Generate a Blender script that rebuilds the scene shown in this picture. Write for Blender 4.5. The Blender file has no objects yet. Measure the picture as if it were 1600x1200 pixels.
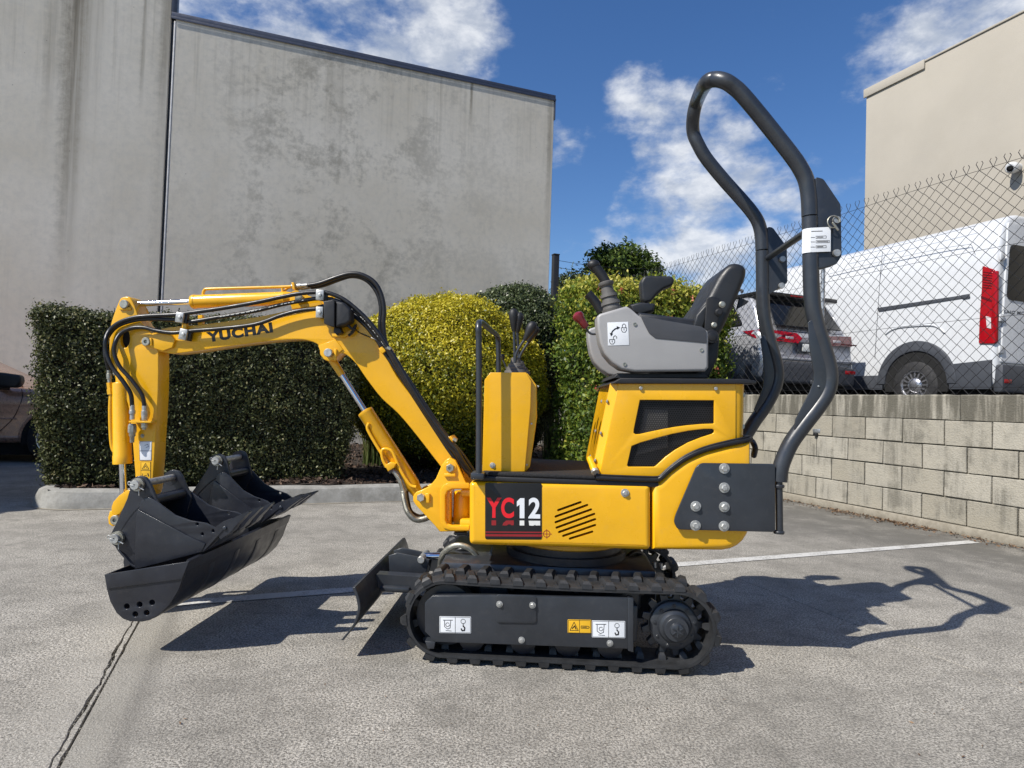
import bpy, bmesh, math, random
import numpy as np
from mathutils import Vector, Matrix
random.seed(7); rng = np.random.default_rng(7)
scene = bpy.context.scene
COL = scene.collection
R = math.radians

# ------------------------------------------------------------------ camera
FPX, CX, CY = 1010.0, 800.0, 600.0
CAMH, PITCH, ROLL = 1.02, 0.0277, 0.032
CAM = Vector((0, 0, CAMH))
_f = Vector((0, math.cos(PITCH), math.sin(PITCH)))
_u0 = Vector((0, -math.sin(PITCH), math.cos(PITCH)))
_r0 = Vector((1, 0, 0))
C_UP = _u0 * math.cos(ROLL) - _r0 * math.sin(ROLL)
C_RT = _r0 * math.cos(ROLL) + _u0 * math.sin(ROLL)
cd = bpy.data.cameras.new('camera')
cam = bpy.data.objects.new('camera', cd); COL.objects.link(cam)
cam.matrix_world = Matrix(((C_RT.x, C_UP.x, -_f.x, 0), (C_RT.y, C_UP.y, -_f.y, 0),
                           (C_RT.z, C_UP.z, -_f.z, CAMH), (0, 0, 0, 1)))
cd.sensor_width = 36; cd.lens = FPX / 1600 * 36; cd.clip_end = 800; cd.clip_start = .05
scene.camera = cam

def ray(px, py):
    return _f * FPX + C_RT * (px - CX) + C_UP * (CY - py)

# ------------------------------------------------------------------ light
SUN = Vector((-.78, -.515, 1)).normalized()
sd = bpy.data.lights.new('sun', 'SUN'); sd.energy = 4.5; sd.angle = R(.55); sd.color = (1, .95, .87)
so = bpy.data.objects.new('sun', sd); COL.objects.link(so)
so.rotation_euler = SUN.to_track_quat('Z', 'Y').to_euler(); so.location = SUN * 30
scene.view_settings.view_transform = 'Standard'
scene.view_settings.look = 'None'
scene.view_settings.gamma = 1
scene.view_settings.exposure = 0.46
scene.view_settings.use_curve_mapping = False

def nd(nt, typ, props=None, **ins):
    n = nt.nodes.new(typ)
    for k, v in (props or {}).items(): setattr(n, k, v)
    for k, v in ins.items():
        key = int(k[1:]) if k[0] == '_' and k[1:].isdigit() else k.replace('_', ' ')
        s = n.inputs[key]
        if isinstance(v, bpy.types.NodeSocket): nt.links.new(v, s)
        else: s.default_value = v
    return n
def mth(nt, op, a, b=0., c=0., clamp=False):
    return nd(nt, 'ShaderNodeMath', {'operation': op, 'use_clamp': clamp}, _0=a, _1=b, _2=c).outputs[0]
def vmul(nt, v, s):
    return nd(nt, 'ShaderNodeVectorMath', {'operation': 'MULTIPLY'}, _0=v, _1=s).outputs[0]
def noise(nt, v, scale, detail=4., rough=.55, dist=0.):
    return nd(nt, 'ShaderNodeTexNoise', None, Vector=v, Scale=scale, Detail=detail, Roughness=rough, Distortion=dist).outputs[0]
def smooth(nt, x, lo, hi, a=0., b=1.):
    return nd(nt, 'ShaderNodeMapRange', {'interpolation_type': 'SMOOTHSTEP'}, _0=x, _1=lo, _2=hi, _3=a, _4=b).outputs[0]
def mixc(nt, fac, a, b, mode='MIX'):
    n = nt.nodes.new('ShaderNodeMix'); n.data_type = 'RGBA'; n.blend_type = mode
    for i, v in ((0, fac), (6, a), (7, b)):
        if isinstance(v, bpy.types.NodeSocket): nt.links.new(v, n.inputs[i])
        else: n.inputs[i].default_value = v if i == 0 else (*v[:3], 1)
    return n.outputs[2]

# ------------------------------------------------------------------ world: Nishita sky with fair-weather clouds
w = bpy.data.worlds.new('World'); scene.world = w; w.use_nodes = True
nt = w.node_tree; nt.nodes.clear()
sky = nd(nt, 'ShaderNodeTexSky', {'sky_type': 'NISHITA', 'sun_disc': False, 'sun_elevation': math.asin(SUN.z),
        'sun_rotation': math.atan2(SUN.x, SUN.y), 'air_density': 1.0, 'dust_density': .3, 'ozone_density': 3.0})
dirv = nd(nt, 'ShaderNodeTexCoord').outputs['Generated']
def blob(px, py, r, k):
    d = ray(px, py).normalized()
    dt = nd(nt, 'ShaderNodeVectorMath', {'operation': 'DOT_PRODUCT'}, _0=dirv, _1=d).outputs['Value']
    return mth(nt, 'MULTIPLY', smooth(nt, dt, math.cos(r / FPX * 1.25), 1.0), k)
blobs = [(420, 20, 120, 1), (480, 50, 60, .5), (640, 65, 125, 1.25), (735, 45, 80, .8), (1020, 170, 70, .9), (1095, 205, 75, .7), (1150, 240, 50, .5), (1020, 300, 70, .9),
         (1060, 340, 100, 1.1), (1150, 365, 100, .95), (1000, 390, 80, .7), (1455, 75, 90, .95), (1560, 30, 70, .5), (878, 220, 50, .8), (1270, 300, 90, .7), (1200, 95, 40, .35),
         (930, 385, 60, .4), (60, -240, 180, 1), (2100, 100, 300, 1), (-700, 60, 300, 1), (900, -500, 250, .9)]
tot = None
for b in blobs:
    m = blob(*b); tot = m if tot is None else mth(nt, 'ADD', tot, m)
sep = nd(nt, 'ShaderNodeSeparateXYZ', None, Vector=dirv)
cv = vmul(nt, dirv, (1, 1, 1.7))
n1 = noise(nt, cv, 10., 10., .58, .0)
n2 = noise(nt, cv, 2.2, 3., .5)
n3 = noise(nt, cv, 17., 7., .6, .15)
free = smooth(nt, n2, .56, .80, 0, .6)
hor = smooth(nt, sep.outputs[2], .02, .26, .34, 0.)
cover = mth(nt, 'MINIMUM', mth(nt, 'ADD', mth(nt, 'ADD', tot, free), hor), 1.15)
dens = mth(nt, 'ADD', mth(nt, 'MULTIPLY', cover, .78), mth(nt, 'ADD', mth(nt, 'MULTIPLY', mth(nt, 'SUBTRACT', n1, .5), 2.7),
           mth(nt, 'MULTIPLY', mth(nt, 'SUBTRACT', n3, .5), .42)))
cmask = mth(nt, 'MULTIPLY', smooth(nt, dens, .36, 1.20), .88)
shade = mixc(nt, smooth(nt, n3, .35, .7), (.46, .51, .60), (.84, .86, .89))
hs = nd(nt, 'ShaderNodeHueSaturation', None, Hue=.508, Saturation=1.23, Value=1.0, Color=sky.outputs[0]).outputs[0]
bg1 = nd(nt, 'ShaderNodeBackground', None, Color=hs, Strength=.093)
bg2 = nd(nt, 'ShaderNodeBackground', None, Color=shade, Strength=.80)
ms = nd(nt, 'ShaderNodeMixShader', None, _0=cmask, _1=bg1.outputs[0], _2=bg2.outputs[0])
nd(nt, 'ShaderNodeOutputWorld', None, Surface=ms.outputs[0])

# ------------------------------------------------------------------ materials
def new_mat(name):
    m = bpy.data.materials.new(name); m.use_nodes = True
    nt = m.node_tree; nt.nodes.clear()
    p = nd(nt, 'ShaderNodeBsdfPrincipled'); o = nd(nt, 'ShaderNodeOutputMaterial', None, Surface=p.outputs[0])
    return m, nt, p
def setin(nt, p, **kw):
    for k, v in kw.items():
        s = p.inputs[k.replace('_', ' ')]
        if isinstance(v, bpy.types.NodeSocket): nt.links.new(v, s)
        else: s.default_value = (*v, 1) if isinstance(v, tuple) and len(v) == 3 else v
def wpos(nt): return nd(nt, 'ShaderNodeNewGeometry').outputs['Position']
def bump(nt, h, dist, strength=1.):
    return nd(nt, 'ShaderNodeBump', None, Height=h, Distance=dist, Strength=strength).outputs[0]
def simple(name, col, rough=.5, metal=0., var=.12, vscale=9., bscale=0., bdist=.001, coat=0., dust=0., spec=None):
    m, nt, p = new_mat(name)
    v = wpos(nt)
    n = noise(nt, v, vscale, 5., .6)
    lo = tuple(c * (1 - var) for c in col); hi = tuple(min(1, c * (1 + var)) for c in col)
    c = mixc(nt, smooth(nt, n, .3, .7), lo, hi)
    if dust:
        nf = noise(nt, v, 35., 6., .7)
        c = mixc(nt, mth(nt, 'MULTIPLY', smooth(nt, nf, .5, .8), dust), c, (.30, .27, .22))
    rr = smooth(nt, noise(nt, v, vscale * 2.7, 4.), .3, .7, max(.03, rough - .07), min(1, rough + .07))
    setin(nt, p, Base_Color=c, Roughness=rr, Metallic=metal, Coat_Weight=coat, Coat_Roughness=.12)
    if spec is not None: p.inputs['Specular IOR Level'].default_value = spec
    if bscale: setin(nt, p, Normal=bump(nt, noise(nt, v, bscale, 4.), bdist))
    return m
MT = {}
MT['yellow'] = simple('yellow_paint', (.78, .405, .006), .30, var=.06, vscale=3., coat=.26, dust=.09, bscale=26, bdist=.0006)
MT['charcoal'] = simple('charcoal_paint', (.026, .030, .037), .36, var=.14, vscale=7., coat=.15, dust=.05, bscale=30, bdist=.0006)
MT['bucket_black'] = simple('bucket_paint', (.017, .019, .026), .36, var=.2, vscale=7., coat=.1, dust=.05, bscale=24, bdist=.0008)
MT['black_plastic'] = simple('black_plastic', (.012, .012, .013), .5, var=.2, bscale=160, bdist=.0004)
MT['rubber'] = simple('track_rubber', (.020, .021, .023), .55, var=.3, vscale=16., bscale=70, bdist=.0012, dust=.02)
MT['hose'] = simple('hose_rubber', (.010, .010, .011), .38, var=.2, bscale=200, bdist=.0003)
MT['chrome'] = simple('chrome', (.72, .73, .76), .10, 1., var=.05)
MT['zinc'] = simple('zinc_steel', (.46, .46, .44), .48, .75, var=.2, vscale=60.)
MT['zinc_dull'] = simple('dull_zinc', (.40, .39, .33), .45, .8, var=.25, vscale=60.)
MT['grey_plastic'] = simple('grey_plastic', (.31, .305, .30), .45, var=.03, bscale=240, bdist=.0003)
MT['dark_plastic'] = simple('dark_grey_plastic', (.052, .054, .060), .5, var=.05, bscale=240, bdist=.0003)
MT['boot_grey'] = simple('lever_boot_rubber', (.10, .095, .088), .6, var=.2)
MT['vinyl'] = simple('seat_vinyl', (.017, .018, .020), .45, var=.2, bscale=300, bdist=.0006)
MT['mat'] = simple('floor_mat', (.012, .012, .013), .8, var=.5, vscale=120., bscale=260, bdist=.004)
MT['white'] = simple('sticker_white', (.74, .76, .78), .4, var=.03)
MT['ink'] = simple('sticker_ink', (.008, .008, .009), .4)
MT['red'] = simple('decal_red', (.72, .012, .022), .35, var=.03)
MT['dark_red'] = simple('decal_dark_red', (.27, .014, .018), .35, var=.03)
MT['knob_red'] = simple('red_knob', (.17, .010, .015), .3, coat=.3)
MT['sticker_yellow'] = simple('sticker_yellow', (.80, .45, .02), .4, var=.03)
MT['void'] = simple('dark_interior', (.006, .006, .006), .9)  # near-black, paints shade in hollows and openings; also seams and undersides
MT['van_white'] = simple('van_white', (.56, .575, .59), .28, var=.02, coat=.5)
MT['cladding'] = simple('grey_cladding', (.045, .050, .060), .55, var=.08)
MT['suv_silver'] = simple('silver_car_paint', (.36, .37, .40), .30, .3, var=.03, coat=.7)
MT['tan_paint'] = simple('tan_car_paint', (.46, .27, .19), .28, .3, var=.03, coat=.6)
MT['tyre'] = simple('tyre_rubber', (.014, .014, .015), .75, var=.3, dust=.15)
MT['alloy'] = simple('alloy_rim', (.52, .52, .54), .3, .9, var=.08)
MT['galv'] = simple('galvanised_steel', (.42, .44, .46), .42, .7, var=.18, vscale=25.)
MT['fence_wire'] = simple('fence_wire', (.010, .010, .011), .5, .3, var=.3, vscale=40.)
MT['flashing'] = simple('blue_grey_flashing', (.055, .062, .090), .4, .1, var=.1)
MT['pipe_white'] = simple('joint_sealant', (.62, .60, .58), .5)
MT['soil'] = simple('soil', (.030, .021, .015), .95, var=.5, vscale=22., bscale=40, bdist=.02)
MT['bark'] = simple('trunk_bark', (.060, .045, .032), .9, var=.4, vscale=30., bscale=60, bdist=.006)
MT['plate_white'] = simple('number_plate', (.70, .70, .66), .4)

def glass_mat(name, col, rough=.05):
    m, nt, p = new_mat(name)
    setin(nt, p, Base_Color=col, Roughness=rough, Coat_Weight=.1, Coat_Roughness=.02)
    p.inputs['Specular IOR Level'].default_value = .3
    return m
MT['glass'] = glass_mat('tinted_glass', (.010, .011, .012))
MT['lamp_red'] = glass_mat('red_lens', (.30, .004, .009), .12)
MT['lamp_dark'] = glass_mat('dark_red_lens', (.09, .006, .010), .12)
MT['lens_clear'] = glass_mat('clear_lens', (.55, .50, .50), .12)

def leaf_mat(name, stops, rough=.38, trans=.25):
    m, nt, p = new_mat(name)
    a = nd(nt, 'ShaderNodeAttribute', {'attribute_name': 'tint'}).outputs['Fac']
    r = nd(nt, 'ShaderNodeValToRGB', None, Fac=a)
    el = r.color_ramp.elements
    while len(el) < len(stops): el.new(.5)
    for e, (pos, c) in zip(el, stops): e.position = pos; e.color = (*c, 1)
    setin(nt, p, Base_Color=r.outputs[0], Roughness=rough)
    p.inputs['Specular IOR Level'].default_value = .36
    t = nd(nt, 'ShaderNodeBsdfTranslucent', None, Color=r.outputs[0])
    mx = nd(nt, 'ShaderNodeMixShader', None, _0=trans, _1=p.outputs[0], _2=t.outputs[0])
    o = [n for n in nt.nodes if n.type == 'OUTPUT_MATERIAL'][0]
    nt.links.new(mx.outputs[0], o.inputs[0])
    return m
MT['leaf_hedge'] = leaf_mat('hedge_leaf', [(0, (.022, .028, .010)), (.45, (.058, .070, .023)), (.8, (.115, .130, .045)), (.97, (.19, .20, .08)), (1, (.19, .17, .07))], .48, .2)
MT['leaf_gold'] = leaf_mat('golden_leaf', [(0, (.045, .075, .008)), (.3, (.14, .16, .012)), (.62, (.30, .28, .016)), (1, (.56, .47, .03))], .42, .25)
MT['leaf_green'] = leaf_mat('shrub_leaf', [(0, (.026, .038, .014)), (.6, (.072, .095, .036)), (1, (.15, .18, .08))], .36, .15)
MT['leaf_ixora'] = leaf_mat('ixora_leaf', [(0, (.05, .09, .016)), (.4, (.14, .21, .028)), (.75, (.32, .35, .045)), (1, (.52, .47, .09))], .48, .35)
MT['leaf_tree'] = leaf_mat('tree_leaf', [(0, (.025, .05, .012)), (.6, (.08, .13, .026)), (1, (.20, .26, .05))], .4, .3)
MT['leaf_grass'] = leaf_mat('grass_blade', [(0, (.05, .08, .02)), (.7, (.15, .19, .06)), (1, (.30, .28, .12))], .5, .3)
MT['petal'] = leaf_mat('petal', [(0, (.50, .10, .05)), (1, (.65, .24, .16))], .6, .3)
MT['litter'] = leaf_mat('dry_litter', [(0, (.05, .03, .018)), (.5, (.13, .075, .04)), (1, (.30, .20, .12))], .8, .1)
MT['bark_chip'] = leaf_mat('bark_mulch', [(0, (.022, .014, .010)), (.6, (.060, .036, .024)), (1, (.15, .10, .07))], .9, 0.)

# --- exposed aggregate concrete
def concrete_ground():
    m, nt, p = new_mat('aggregate_concrete')
    v = wpos(nt)
    vo = nd(nt, 'ShaderNodeTexVoronoi', None, Vector=v, Scale=170.)
    wob = nd(nt, 'ShaderNodeVectorMath', {'operation': 'ADD'}, _0=v, _1=vmul(nt, nd(nt, 'ShaderNodeTexNoise', None, Vector=v, Scale=60.).outputs[1], (.007, .007, .007))).outputs[0]
    vo2 = nd(nt, 'ShaderNodeTexVoronoi', None, Vector=wob, Scale=135.)
    cr = nd(nt, 'ShaderNodeSeparateColor', None, Color=vo2.outputs['Color']).outputs[0]
    cr1 = nd(nt, 'ShaderNodeSeparateColor', None, Color=vo.outputs['Color']).outputs[1]
    big = noise(nt, v, .55, 5., .6); mid = noise(nt, v, 3.2, 6., .65); fine = noise(nt, v, 240., 3., .6)
    blot = noise(nt, v, 14., 5., .7)
    peb = mixc(nt, smooth(nt, cr, .15, .95), (.20, .185, .155), (.58, .545, .465))
    peb = mixc(nt, mth(nt, 'MULTIPLY', smooth(nt, cr1, .5, 1.), .55), peb, (.40, .375, .33))
    gr = noise(nt, v, 120., 5., .68)
    gr2 = noise(nt, v, 260., 4., .70)
    grain = smooth(nt, mth(nt, 'ADD', mth(nt, 'MULTIPLY', gr, .6), mth(nt, 'MULTIPLY', gr2, .4)), .435, .55)
    peb = mixc(nt, .80, peb, mixc(nt, grain, (.055, .051, .044), (.66, .62, .545)))
    gap = smooth(nt, vo2.outputs['Distance'], .45, .8)
    c = mixc(nt, mth(nt, 'MULTIPLY', gap, .3), peb, (.12, .11, .092))
    c = mixc(nt, mth(nt, 'MULTIPLY', smooth(nt, fine, .45, .75), .40), c, (.10, .092, .078))
    c = mixc(nt, smooth(nt, big, .35, .65, .0, .45), c, (.17, .16, .138))
    c = mixc(nt, smooth(nt, mid, .38, .68, 0., .45), c, (.125, .117, .100))
    c = mixc(nt, smooth(nt, blot, .46, .78, 0., .6), c, (.11, .104, .09))
    spot = smooth(nt, noise(nt, v, 2.1, 6., .6), .62, .72)
    c = mixc(nt, mth(nt, 'MULTIPLY', spot, .40), c, (.075, .071, .063))
    # weathered darker run towards the block wall, light wash near the long joint
    e1 = nd(nt, 'ShaderNodeVectorMath', {'operation': 'DOT_PRODUCT'}, _0=v, _1=(E1.x, E1.y, 0)).outputs['Value']
    dk = mth(nt, 'MULTIPLY', smooth(nt, mth(nt, 'ADD', e1, mth(nt, 'MULTIPLY', big, 2.)), 4.6, 6.2), smooth(nt, mid, .3, .55, .35, .8))
    c = mixc(nt, dk, c, (.10, .095, .083))
    jj = mth(nt, 'ABSOLUTE', mth(nt, 'ADD', mth(nt, 'SUBTRACT', e1, JOINT1), mth(nt, 'MULTIPLY', mth(nt, 'SUBTRACT', mid, .5), .16)))
    c = mixc(nt, mth(nt, 'MULTIPLY', smooth(nt, jj, .05, .30, .40, 0.), smooth(nt, blot, .3, .6)), c, (.46, .435, .38))
    # trowelled smooth margin on the right of the joint, darker outer edge
    off = mth(nt, 'ADD', mth(nt, 'SUBTRACT', e1, JOINT1), mth(nt, 'MULTIPLY', mth(nt, 'SUBTRACT', blot, .5), .05))
    c = mixc(nt, mth(nt, 'MULTIPLY', smooth(nt, off, .20, .13), smooth(nt, off, .07, .12, 0., .45)), c, (.12, .112, .096))
    c = mixc(nt, mth(nt, 'MULTIPLY', smooth(nt, off, .115, .085), smooth(nt, off, -.004, .0, 0., .5)), c, (.25, .235, .20))
    h = mth(nt, 'ADD', mth(nt, 'MULTIPLY', vo2.outputs['Distance'], -.35), mth(nt, 'ADD', mth(nt, 'MULTIPLY', gr, .8), mth(nt, 'MULTIPLY', fine, .3)))
    setin(nt, p, Base_Color=c, Roughness=.88, Normal=bump(nt, h, .006, .8))
    return m
# --- tilt-up wall panel concrete
def concrete_wall(name, streaks, dark, top=6.7):
    m, nt, p = new_mat(name)
    v = nd(nt, 'ShaderNodeTexCoord').outputs['Object']
    s = nd(nt, 'ShaderNodeSeparateXYZ', None, Vector=v)
    a, z = s.outputs[0], s.outputs[2]
    big = noise(nt, v, .45, 6., .6); cl = noise(nt, v, .95, 9., .68, .25); sm = noise(nt, v, 9., 6., .7); fine = noise(nt, v, 60., 4., .6)
    c = mixc(nt, smooth(nt, big, .3, .7), (.56, .51, .415), (.66, .615, .53))
    c = mixc(nt, smooth(nt, sm, .35, .75, 0, .45), c, (.45, .435, .39))
    if dark:
        zone = mth(nt, 'ADD', mth(nt, 'MULTIPLY', smooth(nt, a, .3, 2.0), smooth(nt, a, 6.1, 3.4)), .30)
        st = mth(nt, 'MULTIPLY', smooth(nt, mth(nt, 'ADD', cl, mth(nt, 'MULTIPLY', mth(nt, 'SUBTRACT', sm, .5), .42)), .46, .66), zone)
        c = mixc(nt, mth(nt, 'MULTIPLY', st, .52), c, (.27, .25, .205))
        pale = smooth(nt, noise(nt, v, 2.6, 7., .7), .60, .70)
        c = mixc(nt, mth(nt, 'MULTIPLY', pale, .25), c, (.60, .59, .55))
    stn = noise(nt, vmul(nt, v, (9., 9., .25)), 1., 6., .65)
    c = mixc(nt, smooth(nt, stn, .52, .85, 0, .25), c, (.30, .275, .22))
    for (cs, wd, z0, z1, k) in streaks:   # rain stains running down from the parapet
        dx = mth(nt, 'ABSOLUTE', mth(nt, 'ADD', mth(nt, 'SUBTRACT', a, cs), mth(nt, 'MULTIPLY', mth(nt, 'SUBTRACT', sm, .5), wd * .9)))
        mk = mth(nt, 'MULTIPLY', smooth(nt, dx, wd, 0.), smooth(nt, z, z0, z1))
        mk = mth(nt, 'MULTIPLY', mk, smooth(nt, stn, .25, .6, .3, 1.))
        c = mixc(nt, mth(nt, 'MULTIPLY', mk, k), c, (.12, .10, .065))
    c = mixc(nt, mth(nt, 'MULTIPLY', smooth(nt, stn, .45, .75), smooth(nt, z, top - 1.2, top, 0, .28)), c, (.19, .175, .14))
    pits = nd(nt, 'ShaderNodeTexVoronoi', None, Vector=v, Scale=3.3).outputs['Distance']
    c = mixc(nt, smooth(nt, pits, .035, .02, 0, .55), c, (.10, .095, .085))
    setin(nt, p, Base_Color=c, Roughness=.9, Normal=bump(nt, mth(nt, 'ADD', mth(nt, 'MULTIPLY', sm, .6), mth(nt, 'MULTIPLY', fine, .25)), .008, .5))
    return m
def block_mat(name, dirty):
    m, nt, p = new_mat(name)
    v = wpos(nt)
    oi = nd(nt, 'ShaderNodeObjectInfo').outputs['Random']
    n1 = noise(nt, v, 3.5, 6., .65); n2 = noise(nt, v, 45., 5., .7); n3 = noise(nt, vmul(nt, v, (14., 14., 1.6)), 1., 6., .65)
    pit = nd(nt, 'ShaderNodeTexVoronoi', None, Vector=v, Scale=70.).outputs['Distance']
    c = mixc(nt, oi, (.285, .26, .205), (.375, .35, .29))
    c = mixc(nt, smooth(nt, n1, .35, .7, 0, .6), c, (.29, .275, .235))
    c = mixc(nt, smooth(nt, n2, .5, .75, 0, .5), c, (.21, .19, .145))
    k = mth(nt, 'MULTIPLY', smooth(nt, n3, .30, .58) if dirty else smooth(nt, n3, .40, .62), .93 if dirty else .62)
    if not dirty: k = mth(nt, 'MULTIPLY', k, smooth(nt, n1, .40, .62))
    c = mixc(nt, k, c, (.095, .088, .068))
    c = mixc(nt, mth(nt, 'MULTIPLY', smooth(nt, pit, .22, .1), smooth(nt, n1, .48, .65)), c, (.10, .09, .07))
    setin(nt, p, Base_Color=c, Roughness=.92, Normal=bump(nt, mth(nt, 'ADD', n2, mth(nt, 'MULTIPLY', pit, .6)), .006, .7))
    return m
def plain_concrete(name, lo, hi, sc=6.):
    m, nt, p = new_mat(name)
    v = wpos(nt)
    n1 = noise(nt, v, sc, 7., .68); n2 = noise(nt, v, 60., 5., .65); n3 = noise(nt, v, 1.1, 4.)
    c = mixc(nt, smooth(nt, n1, .3, .7), lo, hi)
    c = mixc(nt, smooth(nt, n2, .5, .8, 0, .4), c, tuple(x * .5 for x in lo))
    c = mixc(nt, smooth(nt, n3, .4, .7, 0, .4), c, tuple(x * .8 for x in hi))
    setin(nt, p, Base_Color=c, Roughness=.9, Normal=bump(nt, n2, .004, .7))
    return m
def line_paint():
    m, nt, p = new_mat('worn_line_paint')
    v = wpos(nt)
    n1 = noise(nt, v, 90., 5., .7); n2 = noise(nt, v, 5., 5., .6)
    k = smooth(nt, mth(nt, 'ADD', n1, mth(nt, 'MULTIPLY', mth(nt, 'SUBTRACT', n2, .5), .6)), .46, .66)
    c = mixc(nt, k, (.52, .515, .49), (.27, .26, .24))
    setin(nt, p, Base_Color=c, Roughness=.8, Normal=bump(nt, n1, .003, .6))
    return m

# ------------------------------------------------------------------ frames and helpers
class Frame:
    """local frame standing on the ground: x to the right, y away, z up, turned by yaw"""
    def __init__(s, o, yaw):
        s.o = Vector(o); s.yaw = yaw
        s.Rm = Matrix.Rotation(yaw, 3, 'Z'); s.Ri = s.Rm.transposed()
        s.c = s.Ri @ (CAM - s.o)
    def P(s, px, py, d):            # point on the plane local y = d
        r = s.Ri @ ray(px, py); t = (d - s.c.y) / r.y; return s.c + r * t
    def PX(s, px, py, x):           # point on the plane local x = x
        r = s.Ri @ ray(px, py); t = (x - s.c.x) / r.x; return s.c + r * t
    def W(s, v): return s.o + s.Rm @ Vector(v)
WF = Frame((0, 0, 0), 0)
def G(px, py, z=0.):
    r = ray(px, py); t = (z - CAMH) / r.z; return CAM + r * t

OFF = {}
def thing(name, label, cat, loc=(0, 0, 0), yaw=0., group=None):
    o = bpy.data.objects.new(name, None); COL.objects.link(o); o.empty_display_size = .1
    o.location = loc; o.rotation_euler = (0, 0, yaw)
    o['label'] = label; o['category'] = cat
    if group: o['group'] = group
    OFF[o] = Vector((0, 0, 0)); return o
def struct(o): o['kind'] = 'structure'; return o
def stuff(o): o['kind'] = 'stuff'; return o
def put(name, me, mat, parent=None, smooth=38, center=True):
    """link a mesh whose coordinates are in the thing's frame as one object under parent"""
    if mat is not None:
        me.materials.clear(); me.materials.append(MT[mat] if isinstance(mat, str) else mat)
    n = len(me.vertices)
    c = Vector((0, 0, 0))
    if center and n:
        co = np.empty(n * 3, np.float32); me.vertices.foreach_get('co', co); co = co.reshape(-1, 3)
        c = Vector(((co.min(0) + co.max(0)) / 2).tolist())
        co -= np.array(c, np.float32); me.vertices.foreach_set('co', co.ravel())
    if smooth:
        me.polygons.foreach_set('use_smooth', [True] * len(me.polygons))
        me.set_sharp_from_angle(angle=R(smooth))
    me.update()
    o = bpy.data.objects.new(name, me); COL.objects.link(o)
    OFF[o] = c
    if parent is not None:
        o.parent = parent; o.location = c - OFF[parent]
    else: o.location = c
    return o
def mesh(name, vs, fs, mat, parent=None, smooth=38):
    me = bpy.data.meshes.new(name); me.from_pydata([tuple(v) for v in vs], [], fs)
    bm = bmesh.new(); bm.from_mesh(me); bmesh.ops.recalc_face_normals(bm, faces=bm.faces); bm.to_mesh(me); bm.free()
    return put(name, me, mat, parent, smooth)
def fillet(pts, r, n=4):
    if not r: return pts
    out = []; m = len(pts)
    for i in range(m):
        p0, p, p1 = Vector(pts[i - 1]), Vector(pts[i]), Vector(pts[(i + 1) % m])
        a, b = p0 - p, p1 - p
        if a.length < 1e-6 or b.length < 1e-6: continue
        k = min(r, a.length * .48, b.length * .48)
        a = p + a.normalized() * k; b = p + b.normalized() * k
        for j in range(n + 1):
            t = j / n; out.append(tuple(a * (1 - t) ** 2 + p * 2 * t * (1 - t) + b * t * t))
    return out
def crom(pts, n=6, closed=False):
    P = [Vector(p) for p in pts]; out = []; m = len(P)
    rngs = range(m) if closed else range(m - 1)
    for i in rngs:
        if closed: p0, p1, p2, p3 = P[i - 1], P[i], P[(i + 1) % m], P[(i + 2) % m]
        else: p0, p1, p2, p3 = P[max(i - 1, 0)], P[i], P[i + 1], P[min(i + 2, m - 1)]
        for j in range(n):
            t = j / n
            out.append(.5 * ((2 * p1) + (p2 - p0) * t + (2 * p0 - 5 * p1 + 4 * p2 - p3) * t * t + (3 * p1 - p0 - 3 * p2 + p3) * t ** 3))
    if not closed: out.append(P[-1])
    return out
def prism(name, loops, lo, hi, mat, parent=None, bevel=.003, axis='y', post=None, smooth=38, bres=2):
    """flat outline (first loop; the others are holes) in the plane across axis, given thickness lo..hi"""
    cu = bpy.data.curves.new(name, 'CURVE'); cu.dimensions = '2D'; cu.fill_mode = 'BOTH'
    for L in loops:
        sp = cu.splines.new('POLY'); sp.points.add(len(L) - 1); sp.use_cyclic_u = True
        for q, p in zip(sp.points, L): q.co = (p[0], p[1], 0, 1)
    b = min(bevel, (hi - lo) * .49)
    cu.extrude = (hi - lo) / 2 - b; cu.bevel_depth = b; cu.offset = -b; cu.bevel_resolution = bres
    ob = bpy.data.objects.new(name, cu)
    me = bpy.data.meshes.new_from_object(ob)
    bpy.data.objects.remove(ob); bpy.data.curves.remove(cu)
    bm = bmesh.new(); bm.from_mesh(me); bmesh.ops.remove_doubles(bm, verts=bm.verts, dist=1e-5)
    md = (lo + hi) / 2
    for v in bm.verts:
        x, y, z = v.co
        if axis == 'y': v.co = (x, md - z, y)
        elif axis == 'x': v.co = (md + z, x, y)
        else: v.co = (x, y, md + z)
        if post: v.co = post(v.co)
    bmesh.ops.recalc_face_normals(bm, faces=bm.faces)
    me.clear_geometry(); bm.to_mesh(me); bm.free(); me.name = name
    return put(name, me, mat, parent, smooth)
def plate(name, px, d0, d1, mat, parent, bevel=.003, r=0., holes=(), fr=None, sm=0, dpx=None, **k):
    """outline read off at depth d (in the frame), thickness d0..d1"""
    fr = fr or M; d = d0 if dpx is None else dpx
    def lp(L):
        q = [fr.P(x, y, d) for x, y in L]; return [(v.x, v.z) for v in q]
    o = lp(px)
    if sm: o = [tuple(v)[:2] for v in crom([(*a, 0) for a in o], sm, True)]
    return prism(name, [fillet([(*a, 0) for a in o], r)] + [lp(h) for h in holes], d0, d1, mat, parent, bevel, **k)
def circ(cx, cy, rx, ry=None, n=20):
    ry = ry or rx
    return [(cx + rx * math.cos(2 * math.pi * i / n), cy + ry * math.sin(2 * math.pi * i / n)) for i in range(n)]
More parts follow.
